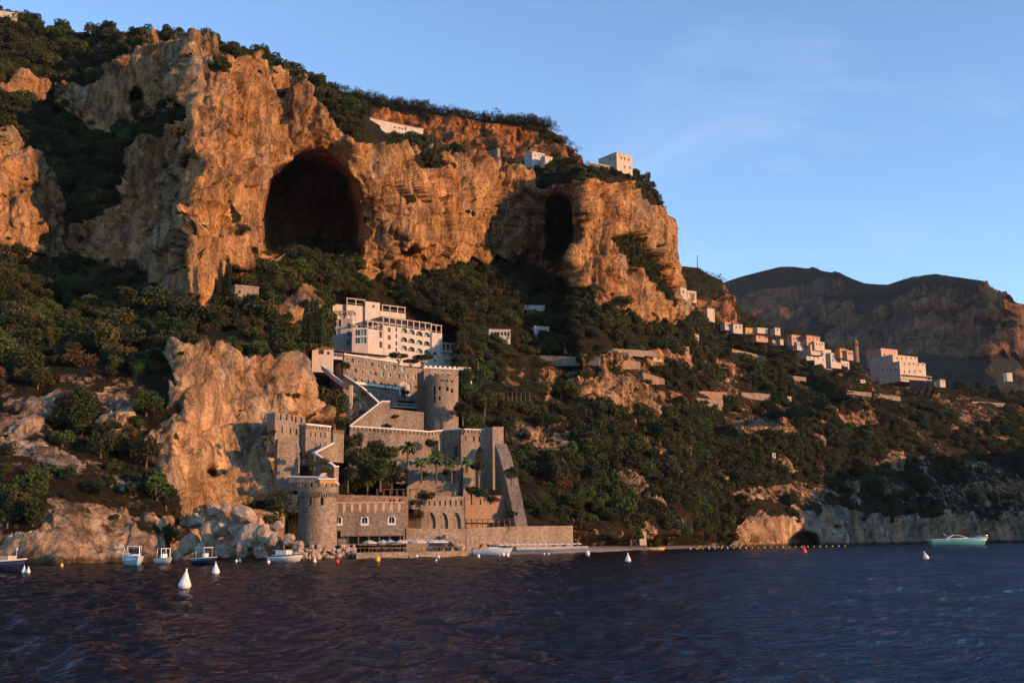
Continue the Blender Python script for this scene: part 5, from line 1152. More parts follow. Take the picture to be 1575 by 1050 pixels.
def boat(name, label, px, D, heading, L, B, H, M, trim=None, kind='cabin', **kw):
    root = bpy.data.objects.new(name, None); COL.objects.link(root); tag(root, label, 'boat'); b = lambda q, nm, m_, par=None, sm=False: (lambda o: (setattr(o, 'parent', par or root), o)[1])(q.build(nm, m_, None, sm, off=(0, 0, 0)))
    q = MB(); f = hull(q, L, B, H, **kw); h_ = b(q, 'hull', M, None, True)
    q = MB(); sheer(q, L, B, H, f); b(q, 'gunwale', trim or M_TRIM, h_)
    if kind == 'cabin':      # forward cuddy cabin with windscreen frame
        q = MB(); z = H*1.05; w_ = B*.34
        q.add([(-.05*L, -w_, z-.2), (.30*L, -w_*.55, z-.2), (.30*L, w_*.55, z-.2), (-.05*L, w_, z-.2), (-.03*L, -w_*.85, z+.75), (.18*L, -w_*.5, z+.5), (.18*L, w_*.5, z+.5), (-.03*L, w_*.85, z+.75)], [(3, 2, 1, 0), (4, 5, 6, 7), (0, 1, 5, 4), (1, 2, 6, 5), (2, 3, 7, 6), (3, 0, 4, 7)]); cb = b(q, 'cabin', trim or M_HULLW)
        q = MB(); q.add([(.02*L, -w_*.84, z+.72), (.155*L, -w_*.52, z+.56), (.155*L, w_*.52, z+.56), (.02*L, w_*.84, z+.72), (-.02*L, -w_*.8, z+1.35), (.0*L, -w_*.5, z+1.35), (.0*L, w_*.5, z+1.35), (-.02*L, w_*.8, z+1.35)], [(0, 1, 5, 4), (1, 2, 6, 5), (2, 3, 7, 6), (0, 4, 5, 1)]); b(q, 'windscreen', M_GLASS)
        q = MB()
        for sd in (1, -1): q.tube([(-.3*L, sd*B*.44, H+.1), (-.3*L, sd*B*.40, H+1.7), (.0*L, sd*B*.36, H+1.7), (.05*L, sd*B*.4, H+.2)], .04, 5)
        q.tube([(-.3*L, -B*.4, H+1.7), (-.3*L, B*.4, H+1.7)], .04, 5); q.tube([(0, -B*.36, H+1.7), (0, B*.36, H+1.7)], .04, 5); b(q, 'roll_frame', M_METAL)
        q = MB(); q.box((-.44*L, 0, H*.9+.35), .35, .4, .8); b(q, 'outboard_motor', M_BOATCOV)
        q = MB(); q.box((.1*L, 0, H+.02), .5*L, B*.9, .03); 
    if kind == 'ttop':
        q = MB(); q.box((-.08*L, 0, H+1.6), .42*L, B*.82, .09); b(q, 'canopy', M_TRIM); q = MB()
        for x in (-.26*L, .10*L):
            for sd in (1, -1): q.tube([(x, sd*B*.36, H-.1), (x, sd*B*.36, H+1.56)], .04, 5)
        b(q, 'canopy_posts', M_METAL); q = MB(); q.box((-.02*L, 0, H+.35), .6, .7, .9); c_ = b(q, 'console', M_HULLW); q = MB(); q.box((.04*L, 0, H+.95), .05, .7, .35); b(q, 'windscreen', M_GLASS, c_)
        q = MB(); q.box((-.45*L, 0, H*.9+.3), .35, .38, .8); b(q, 'outboard_motor', M_BOATCOV)
    return root, b, f
r_, b, f = boat('motorboat', 'motorboat with a tall windscreen frame moored left of the small white boat', 205, 0, 0, 6.4, 2.6, .95, M_LBLUE, M_HULLW); place(r_, 205.5, 866, Dw(205, 868.5)+2, -62)
q = MB(); q.box((0, 0, .0), 0.01, .01, .01)
r_, b, f = boat('dinghy', 'small white boat with a short canopy and orange keel at the cliff foot', 252, 0, 0, 4.2, 1.9, .65, M_HULLW, kind='ttop'); place(r_, 252.5, 864, Dw(252, 866.5)+2, -50)
q = MB(); hull(q, 4.1, 1.7, .12); o = q.build('keel_stripe', M_ORA, None, False, (0, 0, 0)); o.parent = r_; o.location = (0, 0, -.0)
r_, b, f = boat('launch', 'navy launch with white rim and flat white canopy in front of the boulders', 317, 0, 0, 5.0, 2.0, .75, M_NAVY, kind='ttop'); place(r_, 316, 865, Dw(316, 867.3)+2, -38)
r_, b, f = boat('motorboat', 'cream motorboat with dark covered cabin moored left of the round tower', 441, 0, 0, 6.2, 2.4, .85, M_HULLW, M_BOATCOV, kind='none', rake=.16); place(r_, 441, 862, Dw(441, 863)+2, -18)
q = MB(); q.box((-.9, 0, 1.35), 2.6, 1.9, .9); b(q, 'cabin', M_HULLW); q = MB(); q.box((-.9, 0, 1.9), 3.2, 2.1, .09); b(q, 'cabin_roof', M_BOATCOV); q = MB(); q.box((-2.0, -.0, 1.4), .9, 1.94, .7); b(q, 'cover', M_BOATCOV)
q = MB(); q.tube([(.6, -.8, 1.0), (2.4, -.5, 1.6), (2.9, 0, 1.65), (2.4, .5, 1.6), (.6, .8, 1.0)], .03, 4); b(q, 'bow_rail', M_METAL)
r_, b, f = boat('speedboat', 'pale blue speedboat with red striped hardtop before the plain sea wall', 758, 0, 0, 9.0, 2.7, 1.1, M_LBLUE, M_HULLW, kind='none', rake=.1); place(r_, 757.5, 852, Dw(757, 853)+2, -7)
q = MB(); q.add([(-.8, -1.0, 1.1), (2.9, -.4, 1.35), (2.9, .4, 1.35), (-.8, 1.0, 1.1), (-.6, -.8, 1.9), (1.2, -.45, 1.65), (1.2, .45, 1.65), (-.6, .8, 1.9)], [(4, 5, 6, 7), (0, 1, 5, 4), (1, 2, 6, 5), (2, 3, 7, 6), (3, 0, 4, 7)]); b(q, 'foredeck_cabin', M_HULLW)
q = MB(); q.add([(-.9, -.95, 1.65), (.8, -.62, 1.72), (.8, .62, 1.72), (-.9, .95, 1.65), (-1.3, -.75, 2.3), (-1.1, -.6, 2.3), (-1.1, .6, 2.3), (-1.3, .75, 2.3)], [(0, 1, 5, 4), (1, 2, 6, 5), (2, 3, 7, 6)]); b(q, 'windscreen', M_GLASS)
q = MB(); q.box((-1.9, 0, 2.45), 3.0, 1.9, .12); b(q, 'hardtop', M_FAB); q = MB(); q.box((-2.1, 0, 2.36), 2.4, 1.92, .06); b(q, 'hardtop_stripe', M_REDF)
q = MB()
for sd in (1, -1): q.tube([(-3.0, sd*.9, 1.0), (-2.3, sd*.85, 2.4)], .12, 5)
b(q, 'arch', M_BOATCOV); q = MB(); q.box((-4.3, 0, 1.0), .5, 1.2, .9); b(q, 'outboard_motor', M_BOATCOV); q = MB(); q.box((-2.8, 0, 1.2), 1.1, 1.6, .5); b(q, 'seat', M_HULLW)
r_, b, f = boat('yacht', 'long teal motor yacht with low cabin anchored off the right rocks', 1475, 0, 0, 20.5, 5.0, 2.1, M_TEALH, M_HULLW, kind='none', rake=.10, tr=.7, n=24); place(r_, 1475, 836, 412, -6)
q = MB(); q.add([(-5.4, -1.9, 1.9), (4.0, -1.1, 2.35), (4.0, 1.1, 2.35), (-5.4, 1.9, 1.9), (-2.2, -1.3, 3.7), (.6, -1.0, 3.5), (.6, 1.0, 3.5), (-2.2, 1.3, 3.7)], [(4, 5, 6, 7), (0, 1, 5, 4), (1, 2, 6, 5), (2, 3, 7, 6), (3, 0, 4, 7)]); cb = b(q, 'cabin', M_HULLW)
q = MB(); q.add([(-3.9, -1.72, 2.4), (2.2, -1.24, 2.75), (.3, -1.10, 3.38), (-2.0, -1.40, 3.5)], [(0, 1, 2, 3)]); q.add([(-3.9, 1.72, 2.4), (2.2, 1.24, 2.75), (.3, 1.10, 3.38), (-2.0, 1.40, 3.5)], [(3, 2, 1, 0)]); b(q, 'cabin_window', M_GLASS, cb)
q = MB(); q.tube([(6.0, -1.2, 3.0), (9.3, -.3, 3.4), (10.0, 0, 3.45), (9.3, .3, 3.4), (6.0, 1.2, 3.0)], .07, 5)
for x, y in ((6.0, 1.2), (7.6, .8), (9.3, .3)):
    for sd in (1, -1): q.tube([(x, sd*y, 2.5), (x, sd*y, 3.0+(x-6)*.12)], .05, 4)
b(q, 'bow_rail', M_METAL); q = MB(); q.tube([(-3.6, 0, 2.9), (-5.2, 0, 4.3)], .10, 5); b(q, 'radar_arch', M_HULLW)
q = MB(); q.box((-6.8, 0, 2.15), 3.2, 2.6, .35); b(q, 'sunbed', M_FAB)
r_, b, f = boat('motorboat', 'navy motorboat cut off by the left edge of the photo', 6, 0, 0, 6.5, 2.4, 1.0, M_NAVY, M_TRIM, kind='none'); place(r_, 2, 876, Dw(10, 878)+1, -15)
q = MB(); q.box((.6, 0, 1.35), 1.6, 1.5, .7); b(q, 'cabin', M_CREAM); q = MB(); q.tube([(1.9, 0, 1.0), (1.9, 0, 2.3)], .05, 5); b(q, 'mast', M_METAL); q = MB(); q.lathe([(.02, -.16), (.16, 0), (.02, .16)], 8, (1.9, 0, 2.4)); b(q, 'mast_light', M_TRIM)
# ================================================================== buoys
def buoy(px, yb_, hpx, M, label, group, kind='cone', tilt=0):
    D = Dw(px, yb_); p = WZ(px, yb_-1.0); h = hpx*D/FPX; r_ = bpy.data.objects.new('mooring_buoy' if kind == 'cone' else 'float_buoy', None); COL.objects.link(r_); tag(r_, label, 'buoy', group)
    q = MB()
    if kind == 'cone':
        q.lathe([(.03*h, -.22*h), (.22*h, -.16*h), (.34*h, -.02*h), (.355*h, .08*h), (.33*h, .15*h), (.245*h, .36*h), (.165*h, .56*h), (.085*h, .76*h), (.045*h, .86*h)], 20); o = q.build('float', M, None, True, (0, 0, 0)); o.parent = r_
        q = MB(); q.lathe([(.045*h, .84*h), (.055*h, .88*h), (.05*h, .96*h), (.01*h, 1.0*h)], 10); o = q.build('top_eye', M, None, True, (0, 0, 0)); o.parent = r_
    else:
        q.lathe([(.02*h, -.3*h), (.35*h, -.15*h), (.52*h, .2*h), (.45*h, .62*h), (.2*h, .92*h), (.02*h, 1.0*h)], 14); o = q.build('float', M, None, True, (0, 0, 0)); o.parent = r_
        q = MB(); q.lathe([(.07*h, .95*h), (.07*h, 1.12*h)], 6); o = q.build('top_eye', M, None, False, (0, 0, 0)); o.parent = r_
    r_.location = (p[0], p[1], 0); r_.rotation_euler = (rad(random.uniform(-3, 3)), rad(tilt), random.random()*6); return r_
g1 = 'conical mooring buoys'
for a in [(284, 902, 27, M_BUOYW, 'largest white conical buoy, nearest the camera', g1, 'cone', 4), (332, 881, 17, M_BUOYW, 'white conical buoy just right of the navy launch', g1), (37, 880.5, 11, M_BUOYW, 'left one of the pair of white conical buoys', g1),
          (43.5, 880.5, 9.5, M_BUOYW, 'right and smaller one of the pair of white conical buoys', g1), (966, 863, 13, M_BUOYW, 'white conical buoy off the middle of the beach', g1), (1425, 859, 12, M_BUOYW, 'tilted white conical buoy below the teal yacht', g1, 'cone', -22),
          (1237, 850, 12, M_RED, 'red conical buoy off the right rocks', g1), (484, 864.5, 8, M_BUOYW, 'small white conical buoy right of the cream motorboat', g1)]: buoy(*a)
g2 = 'small round floats on the water'
for a in [(95, 871.5, 5, M_YEL, 'small yellowish float at the left cliff foot', g2, 'ball'), (413, 866.5, 5, M_BUOYW, 'white ball float left of the cream motorboat bow', g2, 'ball'), (363.5, 864.5, 4, M_BUOYW, 'left one of two tiny floats under the boulder heap', g2, 'ball'),
          (369, 864, 4, M_BUOYW, 'right one of two tiny floats under the boulder heap', g2, 'ball'), (519, 866, 6, M_RED, 'dull red float off the riprap strip', g2, 'ball'), (581, 863.5, 8, M_YEL, 'yellow upright float off the seaside deck', g2, 'ball'),
          (641, 857, 4, M_BUOYW, 'white float off the clustered umbrellas', g2, 'ball'), (674.5, 858.5, 4, M_BUOYW, 'bluish white float below the rock heap', g2, 'ball'), (671, 863, 3, M_BUOYW, 'tiny float farthest out below the rock heap', g2, 'ball'),
          (736, 857.5, 5, M_BUOYW, 'white float beside the speedboat stern', g2, 'ball'), (768, 856, 4, M_ORA, 'orange float under the speedboat', g2, 'ball'), (774, 855, 5, M_BUOYW, 'white float under the speedboat bow', g2, 'ball'), (781, 856, 5, M_BUOYW, 'white float just ahead of the speedboat', g2, 'ball'),
          (837, 853.5, 3, M_BUOYW, 'left one of two faint floats off the loungers', g2, 'ball'), (844, 853.5, 3, M_BUOYW, 'right one of two faint floats off the loungers', g2, 'ball'), (904, 854, 7, M_BUOYW, 'white pear shaped float at the start of the open beach', g2, 'ball'), (1551, 834, 4, M_RED, 'tiny red float right of the teal yacht', g2, 'ball')]: buoy(*a)
for i, x in enumerate(np.arange(1062, 1300, 9.5)): buoy(x, 845.2-(x-1062)*.018, 2.2, M_YEL if i % 3 else M_BUOYW, 'tiny float in the line marking the swimming area', 'floats of the swimming area line', 'ball')
p = WZ(1011, 845.5); r_, b, f = boat('rowing_boat', 'small yellow boat drawn up at the edge of the beach', 1011, 0, 0, 4.5, 1.6, .45, M_YEL, M_TRIM, kind='none'); r_.location = (p[0], p[1], 0.05); q = MB(); q.box((0, 0, .4), .3, 1.3, .06); b(q, 'thwart', M_WOOD)

# ================================================================== trees
def leaf_cloud(blobs, nl, size, seed, squash=1.0):
    r_ = np.random.RandomState(seed); wts = np.array([b[3]*b[4] for b in blobs]); wts = wts/wts.sum(); V, F = [], []
    which = r_.choice(len(blobs), nl, p=wts); d = r_.normal(size=(nl, 3)); d /= np.linalg.norm(d, axis=1, keepdims=True); rad_ = r_.uniform(.62, 1.05, nl)**.6
    B_ = np.array(blobs)[which]; c = B_[:, :3]+d*B_[:, 3:6]*rad_[:, None]
    t = r_.normal(size=(nl, 3)); t += d*-.4*0; t /= np.linalg.norm(t, axis=1, keepdims=True); s_ = np.cross(t, d+r_.normal(size=(nl, 3))*.6); s_ /= np.linalg.norm(s_, axis=1, keepdims=True)+1e-9
    sz = size*r_.uniform(.6, 1.3, nl)[:, None]; a = c+t*sz; b = c-t*sz*.7+s_*sz*.6; e = c-t*sz*.7-s_*sz*.6; f = c+np.cross(t, s_)*sz*.5+t*.1
    V = np.stack([a, b, e, f], 1).reshape(-1, 3); k = np.arange(nl)*4
    F = np.concatenate([np.stack([k, k+1, k+2], 1), np.stack([k, k+3, k+1], 1)]).tolist(); return V, F
def mesh_of(name, V, F, M):
    me = bpy.data.meshes.new(name); me.from_pydata([tuple(v) for v in V], [], F); me.materials.append(M); me.update(); return me
def crown_mesh(kind, seed, M):
    r_ = random.Random(seed)
    if kind == 'round':
        bl = [(0, 0, .75, .62, .6, .55)]
        for _ in range(9):
            a = r_.uniform(0, 6.28); el = r_.uniform(-.2, 1); q = r_.uniform(.24, .44); bl.append((.62*math.cos(a)*(1-el*.45), .62*math.sin(a)*(1-el*.45), .72+.55*el, q, q, q*.8))
        V, F = leaf_cloud(bl, 950, .095, seed)
    elif kind == 'scrub':
        bl = []
        for _ in range(8):
            a = r_.uniform(0, 6.28); rr_ = r_.uniform(.1, .75); q = r_.uniform(.22, .42); bl.append((rr_*math.cos(a), rr_*math.sin(a), r_.uniform(.1, .5), q, q, q*.8))
        V, F = leaf_cloud(bl, 760, .095, seed)
    elif kind == 'cypress':
        bl = [(0, 0, .3+.3*k, (.36-.028*k), (.36-.028*k), .32) for k in range(10)]; V, F = leaf_cloud(bl, 1500, .075, seed)
    elif kind == 'umbrella_pine':
        bl = [(0, 0, 1.55, .9, .9, .16)]
        for _ in range(8): a = r_.uniform(0, 6.28); bl.append((.6*math.cos(a), .6*math.sin(a), 1.55+r_.uniform(-.05, .15), .35, .35, .16))
        V, F = leaf_cloud(bl, 700, .08, seed)
    return mesh_of('crown', V, F, M)
def palm_mesh(seed):
    r_ = random.Random(seed); V, F = [], []
    for k in range(26):
        a = 6.28*k/26+r_.uniform(-.1, .1); el = r_.uniform(-.3, 1.1); n_ = 7; p = Vector((0, 0, 0)); d = Vector((math.cos(a)*math.cos(el), math.sin(a)*math.cos(el), math.sin(el))); sd = Vector((-math.sin(a), math.cos(a), 0)); base = len(V)
        for i in range(n_+1):
            w_ = .16*math.sin(math.pi*min(.95, (i+.4)/(n_+.6))); V += [tuple(p+sd*w_-Vector((0, 0, w_*.6))), tuple(p), tuple(p-sd*w_-Vector((0, 0, w_*.6)))]; p = p+d*(1.0/n_); d = (d+Vector((0, 0, -.22))).normalized()
        for i in range(n_):
            q = base+3*i; F += [(q, q+1, q+4, q+3), (q+1, q+2, q+5, q+4)]
    return mesh_of('crown', V, F, M_PALM)
def trunk_mesh(kind, seed):
    r_ = random.Random(seed); q = MB()
    if kind == 'palm': q.tube([(0, 0, -.3), (.03, 0, .5), (0, .02, 1.0)], [.10, .075, .07], 6)
    elif kind == 'cypress': q.tube([(0, 0, -.3), (0, 0, .6)], [.05, .03], 6)
    else:
        h_ = 1.4 if kind == 'umbrella_pine' else .7; q.tube([(0, 0, -.5), (.03, .02, h_*.5), (0, 0, h_)], [.085, .06, .04], 6)
        for k in range(5):
            a = 1.26*k+r_.random(); q.tube([(0, 0, h_*.6), (.22*math.cos(a), .22*math.sin(a), h_*.85), (.48*math.cos(a), .48*math.sin(a), h_*1.1)], [.045, .03, .012], 5)
    me = bpy.data.meshes.new('trunk'); me.from_pydata(q.v, [], q.f); me.materials.append(M_BARK); return me
CR = {'round': [crown_mesh('round', 10+i, M_LEAF[i % 3]) for i in range(6)], 'scrub': [crown_mesh('scrub', 40+i, M_LEAF[(0, 1, 3)[i % 3]]) for i in range(6)],
      'cypress': [crown_mesh('cypress', 70+i, M_CYP) for i in range(2)], 'umbrella_pine': [crown_mesh('umbrella_pine', 80+i, M_LEAF[2]) for i in range(2)], 'palm': [palm_mesh(i) for i in range(2)]}
TR = {k: [trunk_mesh(k, i+3) for i in range(2)] for k in CR}
def tree(name, kind, loc, sc, label, cat='tree', group=None, zs=1.0, th=1.0, ci=None):
    r_ = empty(name, loc, label, cat, group); r_.rotation_euler = (0, 0, random.uniform(0, 6.28)); r_.scale = (sc, sc, sc*zs)
    c = bpy.data.objects.new('crown', CR[kind][ci if ci is not None else random.randrange(len(CR[kind]))]); COL.objects.link(c); c.parent = r_
    if kind == 'palm': c.location = (0, 0, th)
    t = bpy.data.objects.new('trunk', TR[kind][random.randrange(2)]); COL.objects.link(t); t.parent = r_
    if kind == 'palm': t.scale = (1, 1, th)
    return r_
for x, yb_, yt, lb in ((338, 452, 398, 'left one of the twin dark cypresses beside the stone house'), (349, 455, 392, 'right one of the twin dark cypresses beside the stone house'), (331, 462, 425, 'short cypress left of the twin cypresses'),
                       (470, 525, 458, 'leftmost cypress of the dark row left of the hotel'), (479, 527, 455, 'second cypress of the dark row left of the hotel'), (487, 527, 460, 'third cypress of the dark row left of the hotel'), (495, 527, 468, 'cypress of the dark row nearest the hotel')):
    h = hit(x, yb_); D = 316 if x < 400 else 302; b_ = W(x, yb_, D); sc = (W(x, yt, D)[2]-b_[2])/3.25; tree('cypress_tree', 'cypress', tuple(b_), sc, lb, group='tall dark cypresses')
for x, y, D, s_, lb in ((613, 573, 368, 3.6, 'flat topped pine in front of the hotel balconies, left one'), (632, 577, 368, 3.0, 'leaning pine between the two flat topped pines'), (650, 577, 370, 3.8, 'flat topped pine in front of the hotel balconies, right one'), (623, 612, 346, 1.8, 'round little tree before the rose window terrace')):
    b_ = W(x, y, D); tree('umbrella_pine', 'umbrella_pine' if 'round' not in lb else 'round', tuple(b_), s_, lb)
for x, y, D, s_, th, lb in ((627, 708, 281, 3.2, 1.1, 'large palm in front of the long rampart'), (648, 735, 276, 2.6, 1.6, 'left palm of the garden trio'), (671, 735, 276, 2.7, 1.7, 'middle palm of the garden trio'), (694, 735, 276, 2.6, 1.6, 'right palm of the garden trio'), (718, 722, 284, 2.2, 1.0, 'small palm under the arched rampart'), (411, 690, 246, 1.9, 1.0, 'palm like shrub at the left corner of the fort'), (735, 565, 372, 2.6, 1.2, 'palm on the terrace right of the hotel')):
    b_ = W(x, y, D); tree('palm_tree', 'palm', tuple(b_), s_, lb, group='palms of the gardens', th=th)
for x, y, D, s_, k, lb in ((531, 567, 330, 2.4, 'round', 'dark round bush between gatehouse and annex'), (565, 745, 258, 5.5, 'round', 'biggest dark tree in the garden behind the waterfront building'), (548, 715, 268, 5, 'round', 'dark tree at the left of the garden below the long rampart'), (585, 735, 262, 5, 'round', 'dark tree in the middle of the garden below the long rampart'),
                          (543, 690, 275, 4, 'round', 'tree against the left end of the long rampart'), (602, 742, 262, 4, 'round', 'dark tree at the right of the garden behind the waterfront building'), (535, 740, 256, 4, 'round', 'dark tree right of the lowest zigzag stair wall'), (575, 700, 276, 4, 'round', 'dark tree under the middle of the long rampart'), (600, 705, 276, 3.4, 'round', 'dark tree left of the large palm'),
                          (672, 700, 290, 3.6, 'scrub', 'ivy mass hanging under the rampart angle'), (738, 716, 284, 3.6, 'scrub', 'brown bush under the arched opening'), (725, 755, 270, 3.6, 'scrub', 'bush above the right of the pointed arches'), (745, 758, 268, 3.0, 'scrub', 'reddish bush left of the sloping buttress'), (786, 735, 282, 3.0, 'round', 'dark tree between the arched rampart and the sloping buttress'), (787, 790, 280, 2.6, 'scrub', 'dark ivy at the foot of the sloping buttress'), (640, 772, 257, 2.0, 'scrub', 'upper dark ivy clump left of the pointed arches'), (700, 765, 276, 2.2, 'scrub', 'creeper tumbling over the wall above the pointed arches'), (760, 766, 280, 2.2, 'scrub', 'creeper on the top of the reddish slit wall'), (540, 762, 256, 1.6, 'scrub', 'creeper on the wall behind the building pergola, left one'), (590, 764, 257, 1.6, 'scrub', 'creeper on the wall behind the building pergola, right one'), (664, 680, 294, 3.0, 'scrub', 'upper ivy mass hanging under the rampart angle'), (690, 725, 286, 2.4, 'scrub', 'low bush among the garden palms'), (655, 728, 284, 2.2, 'scrub', 'low bush left of the middle garden palm'), (655, 760, 262, 3.4, 'scrub', 'clipped dark bush above the pointed arches'),
                          (640, 790, 248, 2.6, 'scrub', 'dark ivy in the gap left of the pointed arches'), (712, 640, 335, 4.5, 'round', 'dark tree pressed against the right of the round tower'), (725, 615, 345, 5, 'round', 'large dark tree right of the round tower'), (745, 625, 345, 5, 'round', 'dark tree between round tower and wooden pergola'), (730, 655, 325, 4, 'round', 'dark tree above the arched rampart'), (715, 600, 350, 4, 'round', 'dark tree beside the tower top'), (708, 560, 415, 5, 'round', 'tree at the right end of the hotel'), (712, 535, 425, 5, 'round', 'tree behind the right end of the hotel pergola'), (700, 505, 440, 5, 'round', 'tree behind the hotel roof, right one'), (680, 492, 442, 5, 'round', 'tree behind the hotel roof, left one'), (645, 480, 440, 5, 'round', 'tree behind the upper hotel pergola'),
                          (467, 700, 245, 2.6, 'scrub', 'dark shrub on the fort rocks'), (478, 712, 243, 2.2, 'scrub', 'dark shrub beside the zigzag stair'), (498, 708, 246, 1.8, 'scrub', 'yellowish shrub inside the zigzag stair'), (500, 722, 244, 1.8, 'scrub', 'yellow bush under the middle zigzag wall'), (418, 665, 246, 2.0, 'scrub', 'dark shrub left of the tall fort wall'), (430, 790, 222, 4.5, 'round', 'dark tree left of the round waterfront tower'), (415, 800, 218, 3.2, 'scrub', 'dark bush above the boulder heap'),
                          (595, 655, 312, 2.0, 'scrub', 'bush on the wall below the rose window'), (608, 640, 316, 2.0, 'scrub', 'small bush under the rose window terrace'), (562, 605, 328, 2.6, 'scrub', 'shrub in the angle of the stair walls'), (548, 615, 322, 2.4, 'scrub', 'dark shrub by the thin pale pier')):
    b_ = W(x, y, D+(8 if 740 < y+0 and x > 530 else 0)); b_[2] -= s_*.25; tree('garden_tree' if k == 'round' else 'garden_shrub', k, tuple(b_), s_*.8, lb, 'tree' if k == 'round' else 'shrub')
for i in range(34):
    x = random.uniform(528, 626); y = random.uniform(698, 752)
    if y < 715 and x > 600: continue
    b_ = W(x, y, 283-(y-700)*.27+random.uniform(-2, 2)); tree('garden_shrub', 'scrub', tuple(b_), random.uniform(1.3, 2.3), 'low dark shrub filling the garden between the long rampart and the waterfront building', 'shrub', 'low dark shrubs of the garden below the long rampart')
# --- woods: sampled over the planted ground; the 300 that show largest are things, the rest one mass
EXC = [[(505, 455), (595, 452), (706, 500), (706, 600), (770, 655), (776, 690), (815, 812), (885, 806), (885, 860), (430, 860), (430, 740), (415, 735), (415, 632), (525, 655), (520, 590), (470, 550), (470, 530), (505, 530)],
       [(560, 178), (655, 190), (655, 208), (560, 208)], [(905, 232), (975, 232), (975, 262), (905, 262)], [(802, 228), (850, 235), (850, 247), (802, 247)], [(355, 436), (400, 436), (400, 466), (355, 466)],
       [(745, 500), (850, 496), (850, 517), (745, 521)], [(860, 518), (940, 522), (940, 535), (860, 535)], [(1224, 512), (1310, 520), (1310, 564), (1226, 556)], [(1330, 532), (1436, 540), (1436, 584), (1330, 575)],
       [(985, 512), (1040, 512), (1040, 526), (985, 526)], [(1110, 494), (1182, 500), (1200, 528), (1110, 518)], [(225, 416), (270, 416), (270, 438), (225, 438)], [(0, 10), (28, 10), (28, 22), (0, 22)], [(1060, 596), (1192, 600), (1192, 614), (1060, 622)], [(1120, 532), (1180, 545), (1180, 556), (1120, 550)],
       [(1040, 440), (1075, 440), (1075, 458), (1040, 458)], [(746, 224), (772, 224), (772, 248), (746, 248)], [(1205, 510), (1265, 514), (1265, 530), (1205, 530)]]
Pg = P[6:, :]; Rg = rock[6:, :]
fa = .5*np.linalg.norm(np.cross(Pg[1:, :-1]-Pg[:-1, :-1], Pg[:-1, 1:]-Pg[:-1, :-1]), axis=-1)*2
vis = np.clip(1-Rg[:-1, :-1], 0, 1)**2
den = np.where(vis > .30, vis, .03)*(Pg[:-1, :-1, 2] > 1.8); den = den*(.35+1.3*sstep(-.35, .4, fbm(Pg[:-1, :-1], 26, 3, 55)))
wgt = fa*den; wgt = wgt*np.where(((PX > 770) & (PY > 540))[6:, :][:-1, :-1], .12+1.2*sstep(-.16, .06, CLR[6:, :][:-1, :-1]), 1); last = wgt.shape[0]-18; wgt[last:] *= .25
NT_ = 25000
pr = (wgt/wgt.sum()).reshape(-1); idx = RNG.choice(pr.size, NT_, p=pr); ii, jj = np.unravel_index(idx, wgt.shape)
fu, fv = RNG.rand(NT_)[:, None], RNG.rand(NT_)[:, None]; Pt = Pg[ii, jj]*(1-fu)*(1-fv)+Pg[ii+1, jj]*fu*(1-fv)+Pg[ii, jj+1]*(1-fu)*fv+Pg[ii+1, jj+1]*fu*fv
tx, ty = proj(Pt); rkv = Rg[ii, jj]; sz = RNG.gamma(3.0, .68, NT_)*(.75+.35*sstep(-.2, .4, fbm(Pt, 40, 2, 66)))+.6
sz = np.where(rkv > .55, sz*.45, sz); sz = np.where((tx > 560) & (ty > 560), sz*.95, sz); sz = np.where((ty < 320) & (tx > 560), sz*.6, sz); sz = np.clip(sz, .6, 5.2)
green = inpoly(tx, ty, [(1300, 578), (1440, 590), (1560, 625), (1540, 640), (1300, 612)]); sz = np.where(green, sz*.35, sz)
ok = (tx > -140) & (tx < 1710) & (ty > -30)
for e in EXC: ok &= ~inpoly(tx, ty-sz/Pt[:, 1]*FPX*.5, e)
Pt, tx, ty, sz, rkv = Pt[ok], tx[ok], ty[ok], sz[ok], rkv[ok]
typ = np.where(RNG.rand(len(sz)) < .6, 0, 1); typ = np.where(sz < 1.7, 1, typ)
app = sz/Pt[:, 1]; inv = (tx > 8) & (tx < 1567) & (ty > 30) & (ty < 850)
order = np.argsort(-app*inv); single = []
for k in order:
    if len(single) >= 262: break
    p = Vector(Pt[k]+[0, 0, sz[k]*.9]); d = (p-Vector(CAM)); L_ = d.length; h = BV.ray_cast(Vector(CAM), d.normalized())
    if h[0] is not None and h[3] < L_-sz[k]*2: continue
    single.append(k)
sset = np.zeros(len(sz), bool); sset[single] = True
